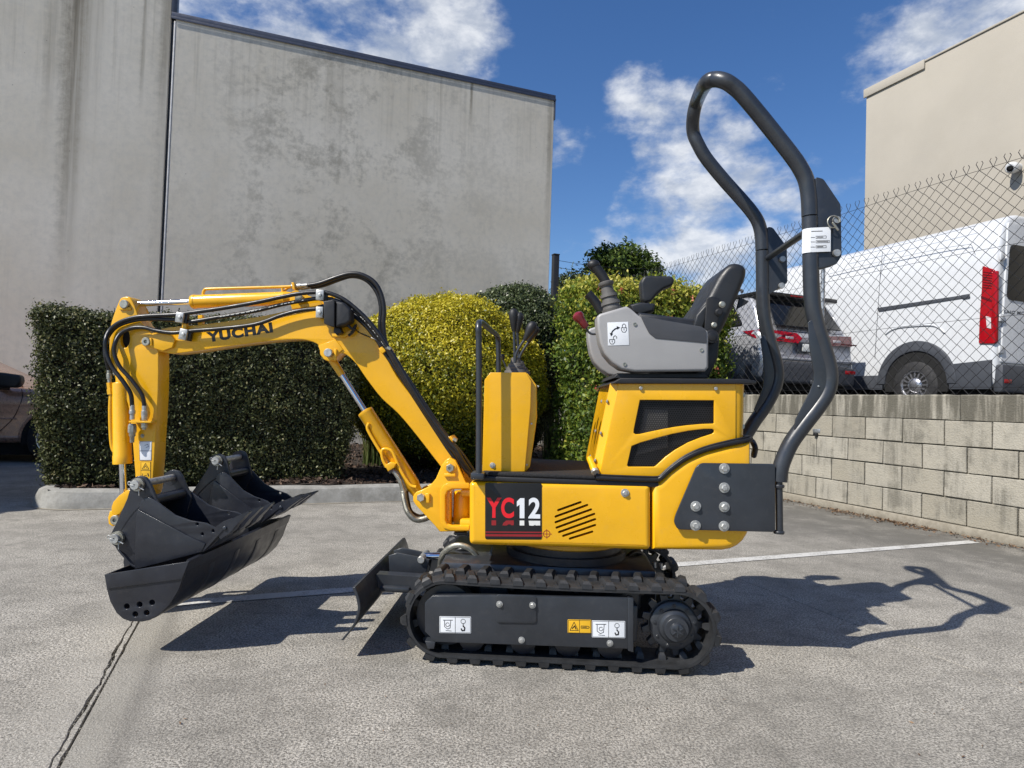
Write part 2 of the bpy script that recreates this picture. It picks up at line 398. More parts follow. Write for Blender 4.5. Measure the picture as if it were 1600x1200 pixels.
def sweep(path, prof, close_prof=True, caps=True):
    """prof: function(i)->list of (a,b) offsets; returns verts, faces"""
    P = [Vector(p) for p in path]; n = len(P); vs = []; fs = []
    t0 = (P[1] - P[0]).normalized()
    up = Vector((0, 0, 1)) if abs(t0.z) < .9 else Vector((1, 0, 0))
    nrm = (up - t0 * up.dot(t0)).normalized()
    for i in range(n):
        t = (P[min(i + 1, n - 1)] - P[max(i - 1, 0)]).normalized()
        nrm = (nrm - t * nrm.dot(t)).normalized(); bi = t.cross(nrm)
        for a, b in prof(i): vs.append(P[i] + bi * a + nrm * b)
    m = len(prof(0))
    for i in range(n - 1):
        for j in range(m if close_prof else m - 1):
            k = (j + 1) % m
            fs.append((i * m + j, i * m + k, (i + 1) * m + k, (i + 1) * m + j))
    if caps: fs.append(tuple(range(m - 1, -1, -1))); fs.append(tuple(range((n - 1) * m, n * m)))
    return vs, fs
def tube(name, pts, r, mat, parent=None, sm=5, seg=10, flat=1.):
    p = crom(pts, sm) if sm else pts
    ring = [(r * math.cos(2 * math.pi * j / seg), r * flat * math.sin(2 * math.pi * j / seg)) for j in range(seg)]
    vs, fs = sweep(p, lambda i: ring)
    return mesh(name, vs, fs, mat, parent, 50)
def lathe_geo(a, b, prof, seg=24, caps=(1, 1)):
    a, b = Vector(a), Vector(b); t = (b - a).normalized()
    up = Vector((0, 0, 1)) if abs(t.z) < .9 else Vector((1, 0, 0))
    n = (up - t * up.dot(t)).normalized(); c = t.cross(n); vs = []; fs = []
    for s, r in prof:
        for j in range(seg):
            an = 2 * math.pi * j / seg
            vs.append(a + t * s + (n * math.cos(an) + c * math.sin(an)) * max(r, 1e-4))
    for i in range(len(prof) - 1):
        for j in range(seg):
            k = (j + 1) % seg; fs.append((i * seg + j, i * seg + k, (i + 1) * seg + k, (i + 1) * seg + j))
    if caps[0]: fs.append(tuple(range(seg - 1, -1, -1)))
    m = (len(prof) - 1) * seg
    if caps[1]: fs.append(tuple(range(m, m + seg)))
    return vs, fs
def lathe(name, a, b, prof, mat, parent=None, seg=24, caps=(1, 1)):
    vs, fs = lathe_geo(a, b, prof, seg, caps); return mesh(name, vs, fs, mat, parent, 40)
def rod(name, a, b, r, mat, parent=None, seg=20, ch=.002):
    L = (Vector(b) - Vector(a)).length; ch = min(ch, L * .3, r * .4)
    return lathe(name, a, b, [(0, r - ch), (ch, r), (L - ch, r), (L, r - ch)], mat, parent, seg)
def box(name, lo, hi, mat, parent=None, bevel=.004, mtx=None, seg=2):
    bm = bmesh.new(); bmesh.ops.create_cube(bm, size=1)
    lo, hi = Vector(lo), Vector(hi); c = (lo + hi) / 2; s = hi - lo
    for v in bm.verts: v.co = Vector((v.co.x * s.x, v.co.y * s.y, v.co.z * s.z)) + c
    if bevel: bmesh.ops.bevel(bm, geom=bm.edges[:], offset=min(bevel, min(s) * .45), segments=seg, affect='EDGES', profile=.5)
    if mtx: bmesh.ops.transform(bm, matrix=mtx, verts=bm.verts)
    me = bpy.data.meshes.new(name); bm.to_mesh(me); bm.free()
    return put(name, me, mat, parent)
def slab(name, pts, t, mat, parent=None):
    """planar polygon in 3D given thickness t along its normal"""
    P = [Vector(p) for p in pts]; nn = Vector((0, 0, 0))
    for i in range(len(P)): nn += P[i - 1].cross(P[i])
    nn.normalize(); n = len(P)
    vs = P + [p + nn * t for p in P]
    fs = [tuple(range(n)), tuple(range(2 * n - 1, n - 1, -1))] + [(i, (i + 1) % n, n + (i + 1) % n, n + i) for i in range(n)]
    return mesh(name, vs, fs, mat, parent)
def ribbon(strokes, d, fr=None, to=None):
    """flat print: strokes (px list, width px) as quads on plane d"""
    fr = fr or M; vs = []; fs = []
    for L, wd in strokes:
        n = len(L)
        if wd == 0:
            fs.append(tuple(range(len(vs), len(vs) + n))); vs += [fr.P(x, y, d) for x, y in L]; continue
        for i in range(n - 1):
            (x0, y0), (x1, y1) = L[i], L[i + 1]; l = math.hypot(x1 - x0, y1 - y0) or 1
            nx, ny = -(y1 - y0) / l * wd / 2, (x1 - x0) / l * wd / 2; ex, ey = (x1 - x0) / l * wd * .3, (y1 - y0) / l * wd * .3
            q = [(x0 + nx - ex, y0 + ny - ey), (x0 - nx - ex, y0 - ny - ey), (x1 - nx + ex, y1 - ny + ey), (x1 + nx + ex, y1 + ny + ey)]
            fs.append(tuple(range(len(vs), len(vs) + 4))); vs += [fr.P(x, y, d) for x, y in q]
    return vs, fs
def printed(name, strokes, d, mat, parent, fr=None):
    # each stroke a hair in front of the last so that no two lie in one plane
    vs = []; fs = []
    for i, s in enumerate(strokes):
        v, f = ribbon([s], d - i * .00003, fr); b = len(vs)
        vs += v; fs += [tuple(k + b for k in q) for q in f]
    me = bpy.data.meshes.new(name); me.from_pydata([tuple(v) for v in vs], [], fs)
    return put(name, me, mat, parent, 0)
def text_on(name, s, px0, px1, hpx, d, mat, parent, fr=None, bold=.02, shear=0.):
    """lettering fitted between two baseline pixels"""
    fr = fr or M
    cu = bpy.data.curves.new(name, 'FONT'); cu.body = s; cu.size = 1; cu.offset = bold; cu.shear = shear; cu.space_character = 1.12
    ob = bpy.data.objects.new(name, cu); me = bpy.data.meshes.new_from_object(ob)
    bpy.data.objects.remove(ob); bpy.data.curves.remove(cu)
    co = np.array([v.co[:] for v in me.vertices]); mn, mx = co.min(0), co.max(0)
    o = fr.P(*px0, d); a = fr.P(*px1, d) - o
    dx, dy = px1[0] - px0[0], px1[1] - px0[1]; l = math.hypot(dx, dy)
    u = fr.P(px0[0] + dy / l * hpx, px0[1] - dx / l * hpx, d) - o
    for v in me.vertices:
        fx = (v.co.x - mn[0]) / (mx[0] - mn[0]); fy = (v.co.y - mn[1]) / (mx[1] - mn[1])
        v.co = o + a * fx + u * fy
    return put(name, me, mat, parent, 0)

_bm = {}
def bolt(p, r, parent, mat='zinc', ax='y', name='bolt', washer=True):
    """hex bolt on a washer, facing -y (or -x / +x); all alike share one mesh"""
    key = (washer, mat)
    if key not in _bm:
        vs, fs = lathe_geo((0, 0, 0), (0, -1, 0), [(0, 1), (.18, 1), (.2, .96)], 20) if washer else ([], [])
        v2, f2 = lathe_geo((0, -.15, 0), (0, -1, 0), [(0, .62), (.42, .62), (.5, .52)], 6)
        b = len(vs); vs += v2; fs += [tuple(i + b for i in f) for f in f2]
        me = bpy.data.meshes.new('bolt'); me.from_pydata([tuple(v) for v in vs], [], fs); me.materials.append(MT[mat])
        _bm[key] = me
    o = bpy.data.objects.new(name, _bm[key]); COL.objects.link(o); o.parent = parent
    OFF[o] = Vector(p); o.location = Vector(p) - OFF[parent]; o.scale = (r, r, r)
    o.rotation_euler = {'y': (0, random.uniform(0, 1), 0), '-x': (0, 0, -R(90)), 'x': (0, 0, R(90))}[ax]
    return o
def copy_tree(o, parent=None):
    c = o.copy(); COL.objects.link(c)
    if parent is not None: c.parent = parent
    OFF[c] = OFF.get(o, Vector((0, 0, 0)))
    for ch in list(o.children): copy_tree(ch, c)
    return c

# site grid: E1 along the kerb, E2 away
TH = R(20.9)
E1 = Vector((math.cos(TH), math.sin(TH), 0)); E2 = Vector((-math.sin(TH), math.cos(TH), 0))
JOINT1 = G(215, 975).dot(E1)
MT['ground'] = concrete_ground()
MT['block'] = block_mat('concrete_block', False); MT['coping'] = block_mat('stained_coping_block', True)
MT['kerb'] = plain_concrete('kerb_concrete', (.19, .185, .165), (.34, .335, .31))
MT['mortar'] = plain_concrete('mortar', (.13, .12, .095), (.21, .195, .16), 14.)
MT['footing'] = plain_concrete('footing_concrete', (.22, .195, .15), (.33, .30, .24), 14.)
MT['render'] = simple('beige_render', (.375, .342, .285), .85, var=.04, vscale=.7, bscale=50, bdist=.003)
MT['line'] = line_paint()
# ================================================================== SETTING
def quad(name, pts, z, mat, parent=None):
    me = bpy.data.meshes.new(name); me.from_pydata([(p[0], p[1], z) for p in pts], [], [tuple(range(len(pts)))])
    return put(name, me, mat, parent, 0)
def se(s, e, z=0): return E1 * s + E2 * e + Vector((0, 0, z))     # site coordinates
GYAW = TH
ground = struct(quad('ground', [(-400, -400), (400, -400), (400, 400), (-400, 400)], -.02, 'mortar'))
ground['label'] = 'weathered concrete car park'
# concrete slabs with worn, uneven edges along the open joints
J2 = .5 * (G(1150, 888).dot(E1) + G(1600, 1105).dot(E1))
def jag(e): return .006 * math.sin(e * 3.1) + .003 * math.sin(e * 9.7 + 1) + .0025 * math.sin(e * 31. + 2) + .002 * math.sin(e * 73.)
def slab_piece(s0, s1, e0, e1, wear=.006, j0=None, j1=None):
    n = 260 if j0 or j1 else 160; ch = min(.004, wear * .6)
    def edge(s, sign, j):
        k = .35
        out = []
        for i in range(n + 1):
            k = .8 * k + .2 * random.random(); ee = e0 + (e1 - e0) * i / n
            out.append((s + (j(ee) if j else 0) + sign * (wear * .4 + wear * (k if random.random() > .06 else 1.7)) * (1 if not j else .35 + 1.5 * abs(math.sin(ee * 2.7 + .6) * math.sin(ee * 7.1))), e0 + (e1 - e0) * i / n))
        return out
    a = edge(s0, 1, j0); b = edge(s1, -1, j1)
    vs = []; fs = []
    for (x, y), (x2, y2) in zip(a, b):
        vs += [se(x, y, -.018), se(x, y, -.003), se(x + ch, y, 0), se(x2 - ch, y2, 0), se(x2, y2, -.003), se(x2, y2, -.018)]
    for i in range(n):
        for j in range(5): fs.append((i * 6 + j, i * 6 + j + 1, i * 6 + j + 7, i * 6 + j + 6))
    return mesh('concrete_slab', vs, fs, 'ground', ground, 20)
WALL_S = .5 * (G(1600, 855).dot(E1) + G(1225, 780).dot(E1))        # face of the block wall
BUILD_E = 12.6                                   # face of the concrete building
cuts = [-13.5, -9.2, -4.7, JOINT1, J2, WALL_S + .05]
for i in range(5):
    if i == 2: slab_piece(cuts[i], JOINT1 - .024, -7, 3.5, .004, None, jag)
    else: slab_piece(cuts[i], cuts[i + 1], -7, 3.5, .003 if i == 3 else .002)
    slab_piece(cuts[i], cuts[i + 1], 3.5, BUILD_E, .002)
slab_piece(JOINT1 - .024, JOINT1, -7, 3.5, .003, jag, None)      # broken strip between the crack and the sawn joint
# broken concrete crumbs lying in the long joint
vs = []; fs = []
for k in range(2600):
    e = random.uniform(.5, 3.0); s = random.choice((JOINT1, JOINT1 - .024 + jag(e))) + random.gauss(0, .005); r = random.uniform(.0015, .005)
    c = se(s, e, random.uniform(-.012, -.001)); b = len(vs)
    vs += [c + Vector((random.uniform(-r, r), random.uniform(-r, r), random.uniform(0, r))) for _ in range(4)]
    fs += [(b, b + 1, b + 2), (b, b + 1, b + 3), (b + 1, b + 2, b + 3), (b, b + 2, b + 3)]
stuff(mesh('joint_rubble', vs, fs, 'mortar', None, 0))
# painted bay line
A, B = G(268, 944), G(1522, 847); u = (B - A).normalized(); nv = Vector((-u.y, u.x, 0)) * .045
struct(quad('parking_line', [A - nv, B - nv, B + nv, A + nv], .004, 'line'))

# ------------------------------------------------------------------ planter kerb, bed and mulch
KE = .5 * (G(600, 785).dot(E2) + G(60, 797).dot(E2)); KS = G(38, 793).dot(E1)
KEND = WALL_S - .02
path = []
rc = .42
path.append((KS, BUILD_E - .1)); path.append((KS, KE + rc))
for i in range(1, 9):
    a = math.pi + math.pi / 2 * i / 8; path.append((KS + rc + rc * math.cos(a), KE + rc + rc * math.sin(a)))
for i in range(1, 25): path.append((KS + rc + (KEND - KS - rc) * i / 24, KE))
prof = [(0, 0), (.015, .07), (.045, .135), (.075, .15), (.15, .155), (.17, .13), (.17, 0)]
vs = []; fs = []
for i, (s, e) in enumerate(path):
    s0, e0 = path[max(i - 1, 0)]; s1, e1 = path[min(i + 1, len(path) - 1)]
    t = Vector((s1 - s0, e1 - e0, 0)).normalized(); inn = Vector((-t.y, t.x, 0))
    for a, z in prof:
        q = Vector((s, e, 0)) + inn * a; wob = .004 * math.sin(s * 7) + random.uniform(-.002, .002)
        vs.append(se(q.x, q.y, max(0, z + wob * (z > .01))))
m = len(prof)
for i in range(len(path) - 1):
    for j in range(m - 1): fs.append((i * m + j, i * m + j + 1, (i + 1) * m + j + 1, (i + 1) * m + j))
kerb = struct(mesh('kerb', vs, fs, 'kerb', None, 30))
# thin sandy seam at the foot of the kerb
vs = []; fs = []
for i, (s, e) in enumerate(path):
    s0, e0 = path[max(i - 1, 0)]; s1, e1 = path[min(i + 1, len(path) - 1)]
    t = Vector((s1 - s0, e1 - e0, 0)).normalized(); out = Vector((t.y, -t.x, 0))
    for a in (.012 + random.uniform(.008, .035), -.01): q = Vector((s, e, 0)) + out * a; vs.append(se(q.x, q.y, .004))
for i in range(len(path) - 1): fs.append((2 * i, 2 * i + 1, 2 * i + 3, 2 * i + 2))
struct(mesh('gutter_seam', vs, fs, 'footing', None, 0))
# mulch bed
nx, ny = 80, 40; vs = []; fs = []
for j in range(ny + 1):
    for i in range(nx + 1):
        s = KS + .16 + (KEND - KS - .16) * i / nx; e = KE + .15 + (BUILD_E - KE - .15) * j / ny
        vs.append(se(s, e, .115 + .03 * math.sin(s * 2.3 + e) + .02 * math.sin(e * 5.1 - s * 3) + random.uniform(0, .015)))
for j in range(ny):
    for i in range(nx): fs.append((j * (nx + 1) + i, j * (nx + 1) + i + 1, (j + 1) * (nx + 1) + i + 1, (j + 1) * (nx + 1) + i))
struct(mesh('garden_bed', vs, fs, 'soil', None, 180))

def scatter(name, n, pos, size, mat, flat=.5, aspect=2.2, parent=None, label=None):
    """n small bent chips, built as one mesh"""
    P = pos(n); n = len(P)
    d = rng.normal(size=(n, 3)); d[:, 2] *= flat; d /= np.linalg.norm(d, axis=1)[:, None]
    e = rng.normal(size=(n, 3)); e[:, 2] *= flat; e -= d * (e * d).sum(1)[:, None]; e /= np.linalg.norm(e, axis=1)[:, None]
    s = size * rng.uniform(.5, 1.4, n)[:, None]
    v = np.stack([P - d * s, P + e * s / aspect, P + d * s, P - e * s / aspect], 1).reshape(-1, 3)
    me = bpy.data.meshes.new(name); f = np.arange(n * 4).reshape(n, 4)
    fill_quads(me, v, f, rng.random(n)); return stuff(put(name, me, mat, parent, 0, parent is not None))
def fill_quads(me, v, f, tint):
    n = len(f)
    me.vertices.add(len(v)); me.vertices.foreach_set('co', np.ascontiguousarray(v, np.float32).ravel())
    me.loops.add(n * 4); me.loops.foreach_set('vertex_index', np.ascontiguousarray(f, np.int32).ravel())
    me.polygons.add(n); me.polygons.foreach_set('loop_start', np.arange(0, n * 4, 4, dtype=np.int32))
    me.update(calc_edges=True)
    at = me.attributes.new('tint', 'FLOAT', 'FACE'); at.data.foreach_set('value', np.ascontiguousarray(tint, np.float32))
def bedpos(n):
    s = rng.uniform(KS + .2, KEND - .1, n); e = KE + .19 + rng.random(n) ** 1.5 * (BUILD_E - KE - .4)
    z = .125 + .03 * np.sin(s * 2.3 + e) + .02 * np.sin(e * 5.1 - s * 3) + rng.uniform(0, .03, n)
    return np.stack([E1.x * s + E2.x * e, E1.y * s + E2.y * e, z], 1)
scatter('bark_mulch', 16000, bedpos, .030, 'bark_chip', .45)
def litpos(n):
    s = WALL_S - .03 - np.abs(rng.normal(0, .10, n)); e = rng.uniform(1.4, 6.2, n)
    k = rng.random(n) < .35 + .6 * (np.sin(e * 3.1) > -.1)
    s, e = s[k], e[k]
    return np.stack([E1.x * s + E2.x * e, E1.y * s + E2.y * e, rng.uniform(.004, .02, len(s))], 1)
scatter('leaf_litter', 2600, litpos, .014, 'litter', .25)
def litpos2(n):
    p = np.array([G(rng.uniform(0, 1600), rng.uniform(800, 1190)) for _ in range(n)]); p[:, 2] = .005; return p
scatter('ground_litter', 90, litpos2, .007, 'litter', .15, 3.)
# a split stick at the foot of the wall
st = thing('stick', 'pale split stick lying at the foot of the block wall', 'stick', G(1312, 795))
box('wood', (0, -.012, .004), (.48, .012, .026), simple('pale_wood', (.50, .41, .27), .7), st, .006, Matrix.Rotation(R(111), 4, 'Z'))

# ------------------------------------------------------------------ retaining wall of concrete blocks
rw = thing('retaining_wall', 'low stained concrete block wall under the chain-link fence', 'wall', se(WALL_S, 0), TH)
YE0, YE1 = -1.4, BUILD_E - .3           # extent along the wall
box('wall_core', (.022, YE0, 0), (.20, YE1, 1.195), 'mortar', rw, 0)
box('footing', (-.035, YE0, 0), (.02, YE1, .078), 'footing', rw, .008)
BL, BH = .405, .226
kinds = []
for k in range(5):
    bm = bmesh.new(); bmesh.ops.create_cube(bm, size=1)
    for v in bm.verts: v.co = Vector((v.co.x * .05, v.co.y * (BL - .011), v.co.z * (BH - .011)))
    bmesh.ops.bevel(bm, geom=bm.edges[:], offset=.004, segments=1, affect='EDGES')
    for v in bm.verts: v.co += Vector((random.uniform(-1, 1) * .0022, random.uniform(-1, 1) * .0025, random.uniform(-1, 1) * .0025))
    me = bpy.data.meshes.new('concrete_block'); bm.to_mesh(me); bm.free(); me.materials.append(MT['block']); kinds.append(me)
for c in range(4):
    y = YE0 + (BL / 2 if c % 2 else 0) + .13
    while y + BL / 2 < YE1:
        o = bpy.data.objects.new('concrete_block', random.choice(kinds)); COL.objects.link(o); o.parent = rw
        o.location = (.024 + random.uniform(-.0025, .0025), y, .080 + BH * (c + .5)); o.rotation_euler = (0, random.uniform(-.003, .003), random.uniform(-.004, .004))
        OFF[o] = o.location.copy(); y += BL
# rendered bond-beam course on top, cast in long lengths
y = YE0 + .4; zc = .080 + 4 * BH
while y < YE1:
    L = min(BL * random.choice([3, 4, 5]), YE1 - y)
    n = int(L / .06) + 2; vs = []; fs = []
    for i in range(n):
        yy = y + .003 + (L - .006) * i / (n - 1); j = [random.uniform(-.003, .003) for _ in range(4)]
        vs += [(.003 + j[0], yy, zc + .003 + j[1]), (.0 + j[2], yy, 1.196 + j[3]), (.012, yy, 1.2075 + j[1]), (.2, yy, 1.2075), (.2, yy, zc)]
    for i in range(n - 1):
        for q in range(4): fs.append((i * 5 + q, i * 5 + q + 1, i * 5 + q + 6, i * 5 + q + 5))
    fs += [(0, 1, 2, 3, 4), tuple(range((n - 1) * 5 + 4, (n - 1) * 5 - 1, -1))]
    mesh('coping_block', vs, fs, 'coping', rw, 25); y += L
# small light bracket fixed to the wall
q = se(WALL_S, 0); wb = thing('wall_bracket', 'small galvanised bracket with black plug on the block wall', 'bracket', G(1277, 790), TH)
fr_w = Frame(se(WALL_S, 0), TH)
bp = fr_w.PX(1276, 673, 0.0); wb.location = fr_w.W((0, bp.y, bp.z))
box('bracket_plate', (-.006, -.05, -.02), (-.001, .05, .02), 'galv', wb, .002)
box('plug', (-.035, -.03, -.055), (-.006, .02, -.021), 'black_plastic', wb, .008)

# upper yard behind the wall
struct(quad('upper_yard', [se(WALL_S + .2, -40), se(200, -40), se(200, 200), se(WALL_S + .2, 200)], 1.10, plain_concrete('asphalt', (.045, .045, .045), (.075, .073, .07))))
struct(slab('yard_retaining_face', [se(WALL_S + .21, BUILD_E - .3, -.02), se(WALL_S + .21, 200, -.02), se(WALL_S + .21, 200, 1.09), se(WALL_S + .21, BUILD_E - .3, 1.09)], .1, 'mortar'))

# ------------------------------------------------------------------ chain-link fence
fence = thing('chain_link_fence', 'dark chain-link fence on top of the block wall', 'fence', se(WALL_S + .1, 0, 1.207), TH)
FH = 1.985; pit = .112; hh = .112
y0, y1 = -1.0, 11.0
def wire_geo(vs, fs, pts, r, seg=4):
    P = [Vector(p) for p in pts]; b = len(vs)
    for i, p in enumerate(P):
        t = (P[min(i + 1, len(P) - 1)] - P[max(i - 1, 0)]).normalized()
        n = Vector((1, 0, 0)); c = t.cross(n)
        for j in range(seg):
            a = 2 * math.pi * j / seg; vs.append(p + n * r * math.cos(a) + c * r * math.sin(a))
    for i in range(len(P) - 1):
        for j in range(seg):
            k = (j + 1) % seg; fs.append((b + i * seg + j, b + i * seg + k, b + (i + 1) * seg + k, b + (i + 1) * seg + j))
vs = []; fs = []; nw = int((y1 - y0) / (pit / 2)); rows = int(FH / (hh / 2))
for k in range(nw):
    yc = y0 + k * pit / 2; s = 1 if k % 2 else -1; pts = []
    jz = random.uniform(-.006, .006)
    for i in range(rows + 1):
        sg = s * (1 if i % 2 else -1); z = i * hh / 2
        bow = .010 * math.sin(z * 2.4 + k * .05) + .012 * math.sin(k * .11)
        pts.append((.002 * sg + bow, yc + sg * pit / 4, z + jz))
    pts.append((pts[-1][0], yc, FH + .035 + jz)); pts.append((pts[-1][0], yc + .012 * s, FH + .055 + jz))
    wire_geo(vs, fs, pts, .0032)
stuff(mesh('wire_mesh', vs, fs, 'fence_wire', fence, 60))
for z in (FH - .03, FH * .63, FH * .33, .06):
    tube('strain_wire', [(.004, y0 + (y1 - y0) * i / 14, z + .012 * math.sin(i * 1.3)) for i in range(15)], .002, 'fence_wire', fence, 3, 6)
for px in (1283, 1050, 1720):
    p = fr_w.PX(px, 500, .12)
    rod('fence_post', (.035, p.y, 0), (.035, p.y, FH * .93), .024, 'galv', fence)

# barbed strands and steel post at the corner of the building
gp = WF.P(867, 440, 10.9)
post = thing('steel_post', 'tall black steel post beside the concrete building corner', 'post', (gp.x, gp.y, .1), TH)
hz = WF.P(868, 399, 10.9).z - .1
box('post_shaft', (-.05, -.05, 0), (.05, .05, hz), 'black_plastic', post, .006)
box('post_cap', (-.056, -.056, hz), (.056, .056, hz + .02), 'black_plastic', post, .006)
g2 = WF.P(876, 470, 10.6)
gpost = thing('galvanised_post', 'galvanised pipe post with side rail between hedge and tree', 'post', (g2.x, g2.y, .1), TH)
zz = WF.P(876, 466, 10.6).z - .1
rod('pipe', (0, 0, 0), (0, 0, zz), .038, 'galv', gpost)
rod('rail', (.03, .02, zz - .18), (1.6, .3, zz - .18 + .05), .022, 'galv', gpost)
rod('cap', (0, 0, zz), (0, 0, zz + .03), .044, 'galv', gpost)
bw = thing('barbed_wire', 'three thin wire strands strung from the black post', 'wire', (gp.x, gp.y, 2), 0)
for i, (ya, yb) in enumerate(((407, 420), (418, 431), (430, 441))):
    a = WF.P(872, ya, 10.9) - bw.location; b = WF.P(1010, yb, 11.6) - bw.location
    tube('strand', [a, a.lerp(b, .3) - Vector((0, 0, .03)), a.lerp(b, .65) - Vector((0, 0, .03)), b], .004, 'fence_wire', bw, 4, 5)

# ------------------------------------------------------------------ concrete building
frB = Frame(se(0, BUILD_E), TH)
bl = frB.P(268, 24, 0); br = frB.P(867, 149, 0); HB = .5 * (bl.z + br.z)
bld = thing('concrete_building', 'grey stained tilt-up concrete building behind the hedges', 'building', se(0, BUILD_E), TH)
SX = frB.P(255, 300, 0).x; EX = frB.P(862, 300, 0).x
# right panel, left panel (taller), deep sides
def wall_panel(x0, x1, h, mat, d=.18):
    me = bpy.data.meshes.new('wall_panel'); bm = bmesh.new()
    n = bmesh.ops.create_cube(bm, size=1)['verts']
    for v in n: v.co = Vector(((v.co.x + .5) * (x1 - x0), (v.co.y + .5) * d, (v.co.z + .5) * h))
    bmesh.ops.bevel(bm, geom=bm.edges[:], offset=.012, segments=1, affect='EDGES')
    bm.to_mesh(me); bm.free()
    me.materials.append(mat); o = bpy.data.objects.new('wall_panel', me); COL.objects.link(o)
    o.parent = bld; o.location = (x0, 0, -.02); OFF[o] = o.location.copy(); return o
wR = EX - SX
xs = lambda px, py: frB.P(px, py, 0).x - SX
wall_panel(SX + .07, EX, HB, concrete_wall('wall_concrete_right', [(xs(731, 170), .05, HB - 1.35, HB - .15, .85), (xs(683, 150), .03, HB - 1.0, HB - .1, .4), (xs(520, 110), .28, HB - 3.0, HB, .30), (xs(855, 200), .10, HB - 4.5, HB - .8, .5)], True))
L0 = SX - 9.0
LX = frB.P(115, 100, 0).x - L0
wall_panel(L0, SX - .0, HB + 1.9, concrete_wall('wall_concrete_left', [(LX, .22, 1.2, 6.5, .78), (LX + .05, .5, 4.2, 8.2, .45), (LX - .35, .12, 4.5, 6.5, .3), (LX + 1.0, .05, 5.6, 6.8, .4), (SX - .03 - L0, .20, 1., 7.5, .45), (LX + 1.3, .3, 5., 7.5, .25)], False))
box('side_wall', (EX - .18, .181, 0), (EX, 18, HB - .02), MT['kerb'], bld, 0)
box('roof', (L0, .181, HB - .35), (EX - .181, 18, HB - .25), 'flashing', bld, 0)
box('joint_backing', (SX + .001, .04, 0), (SX + .069, .1, HB - .05), 'black_plastic', bld, 0)
box('joint_strip', (SX + .045, -.004, 0), (SX + .0695, .039, HB - .12), 'pipe_white', bld, .002)
fl = .085
box('parapet_flashing', (SX - .0, -.02, HB - fl + .03), (EX + .02, .20, HB + .03), 'flashing', bld, .006)
box('flashing_lip', (SX - .0, -.028, HB - fl - .012), (EX + .028, -.021, HB - fl + .036), 'flashing', bld, .002)
box('corner_flashing', (EX + .002, -.025, HB - .50), (EX + .022, .10, HB - fl + .028), 'flashing', bld, .003)
box('step_flashing', (SX - .002, -.022, HB + .031), (SX + .085, .20, HB + 2.0), 'flashing', bld, .006)

# ------------------------------------------------------------------ beige building beyond the van
YB = 16.0
c0 = WF.P(1352, 250, YB); sB = c0.dot(E1); eB = c0.dot(E2)
frR = Frame(se(sB, 0), TH)
HBg = WF.P(1356, 143, YB).z - 1.1
bg = thing('beige_building', 'tall beige rendered building behind the white van', 'building', se(sB, eB, 1.1), TH)
box('wall', (0, -26, -.02), (16, 0, HBg - .003), 'render', bg, .01)
box('parapet_cap', (-.03, -26, HBg), (16, .03, HBg + .045), 'render', bg, .01)
box('cap_joint_piece', (-.045, -1.55, HBg - .16), (-.003, .05, HBg + .055), 'render', bg, .01)
cp = frR.PX(1590, 262, 0)
cam_ = thing('security_camera', 'small white dome security camera on the beige wall', 'security camera', frR.W((0, cp.y, cp.z)), TH)
lathe('mount', (0, 0, 0), (-.06, 0, 0), [(0, .09), (.06, .09)], 'van_white', cam_)
lathe('housing', (-.05, 0, 0), (-.34, -.04, -.08), [(0, .05), (.03, .095), (.12, .115), (.2, .11), (.24, .08)], 'van_white', cam_)
lathe('lens', (-.26, -.03, -.06), (-.34, -.05, -.10), [(0, .06), (.045, .058), (.055, .04)], 'glass', cam_)

# ------------------------------------------------------------------ planting
def leaves(name, P, N, size, mat, parent, aspect=.5, spread=.6, tint=None, fold=.25):
    n = len(P)
    nr = N + rng.normal(0, spread, (n, 3)); nr /= np.linalg.norm(nr, axis=1)[:, None]
    d = rng.normal(size=(n, 3)); d -= nr * (d * nr).sum(1)[:, None]; d /= np.linalg.norm(d, axis=1)[:, None]
    e = np.cross(nr, d); s = (size * rng.uniform(.6, 1.35, n))[:, None]
    v = np.stack([P - d * s * .5, P + e * s * aspect * .5 + nr * s * fold * aspect, P + d * s * .5, P - e * s * aspect * .5 + nr * s * fold * aspect], 1).reshape(-1, 3)
    me = bpy.data.meshes.new(name)
    t = rng.random(n) if tint is None else np.clip(tint, 0, 1)
    fill_quads(me, v, np.arange(n * 4).reshape(n, 4), t)
    return stuff(put(name, me, mat, parent, 0))
def bumpy(P, k, amp):
    return amp * (np.sin(P[:, 0] * k + 1.3 * np.sin(P[:, 2] * k * .7)) + np.sin(P[:, 1] * k * 1.1 + P[:, 2] * k * .8 + 2.) + np.sin(P[:, 2] * k * 1.3 + P[:, 0] * k * .5)) / 3
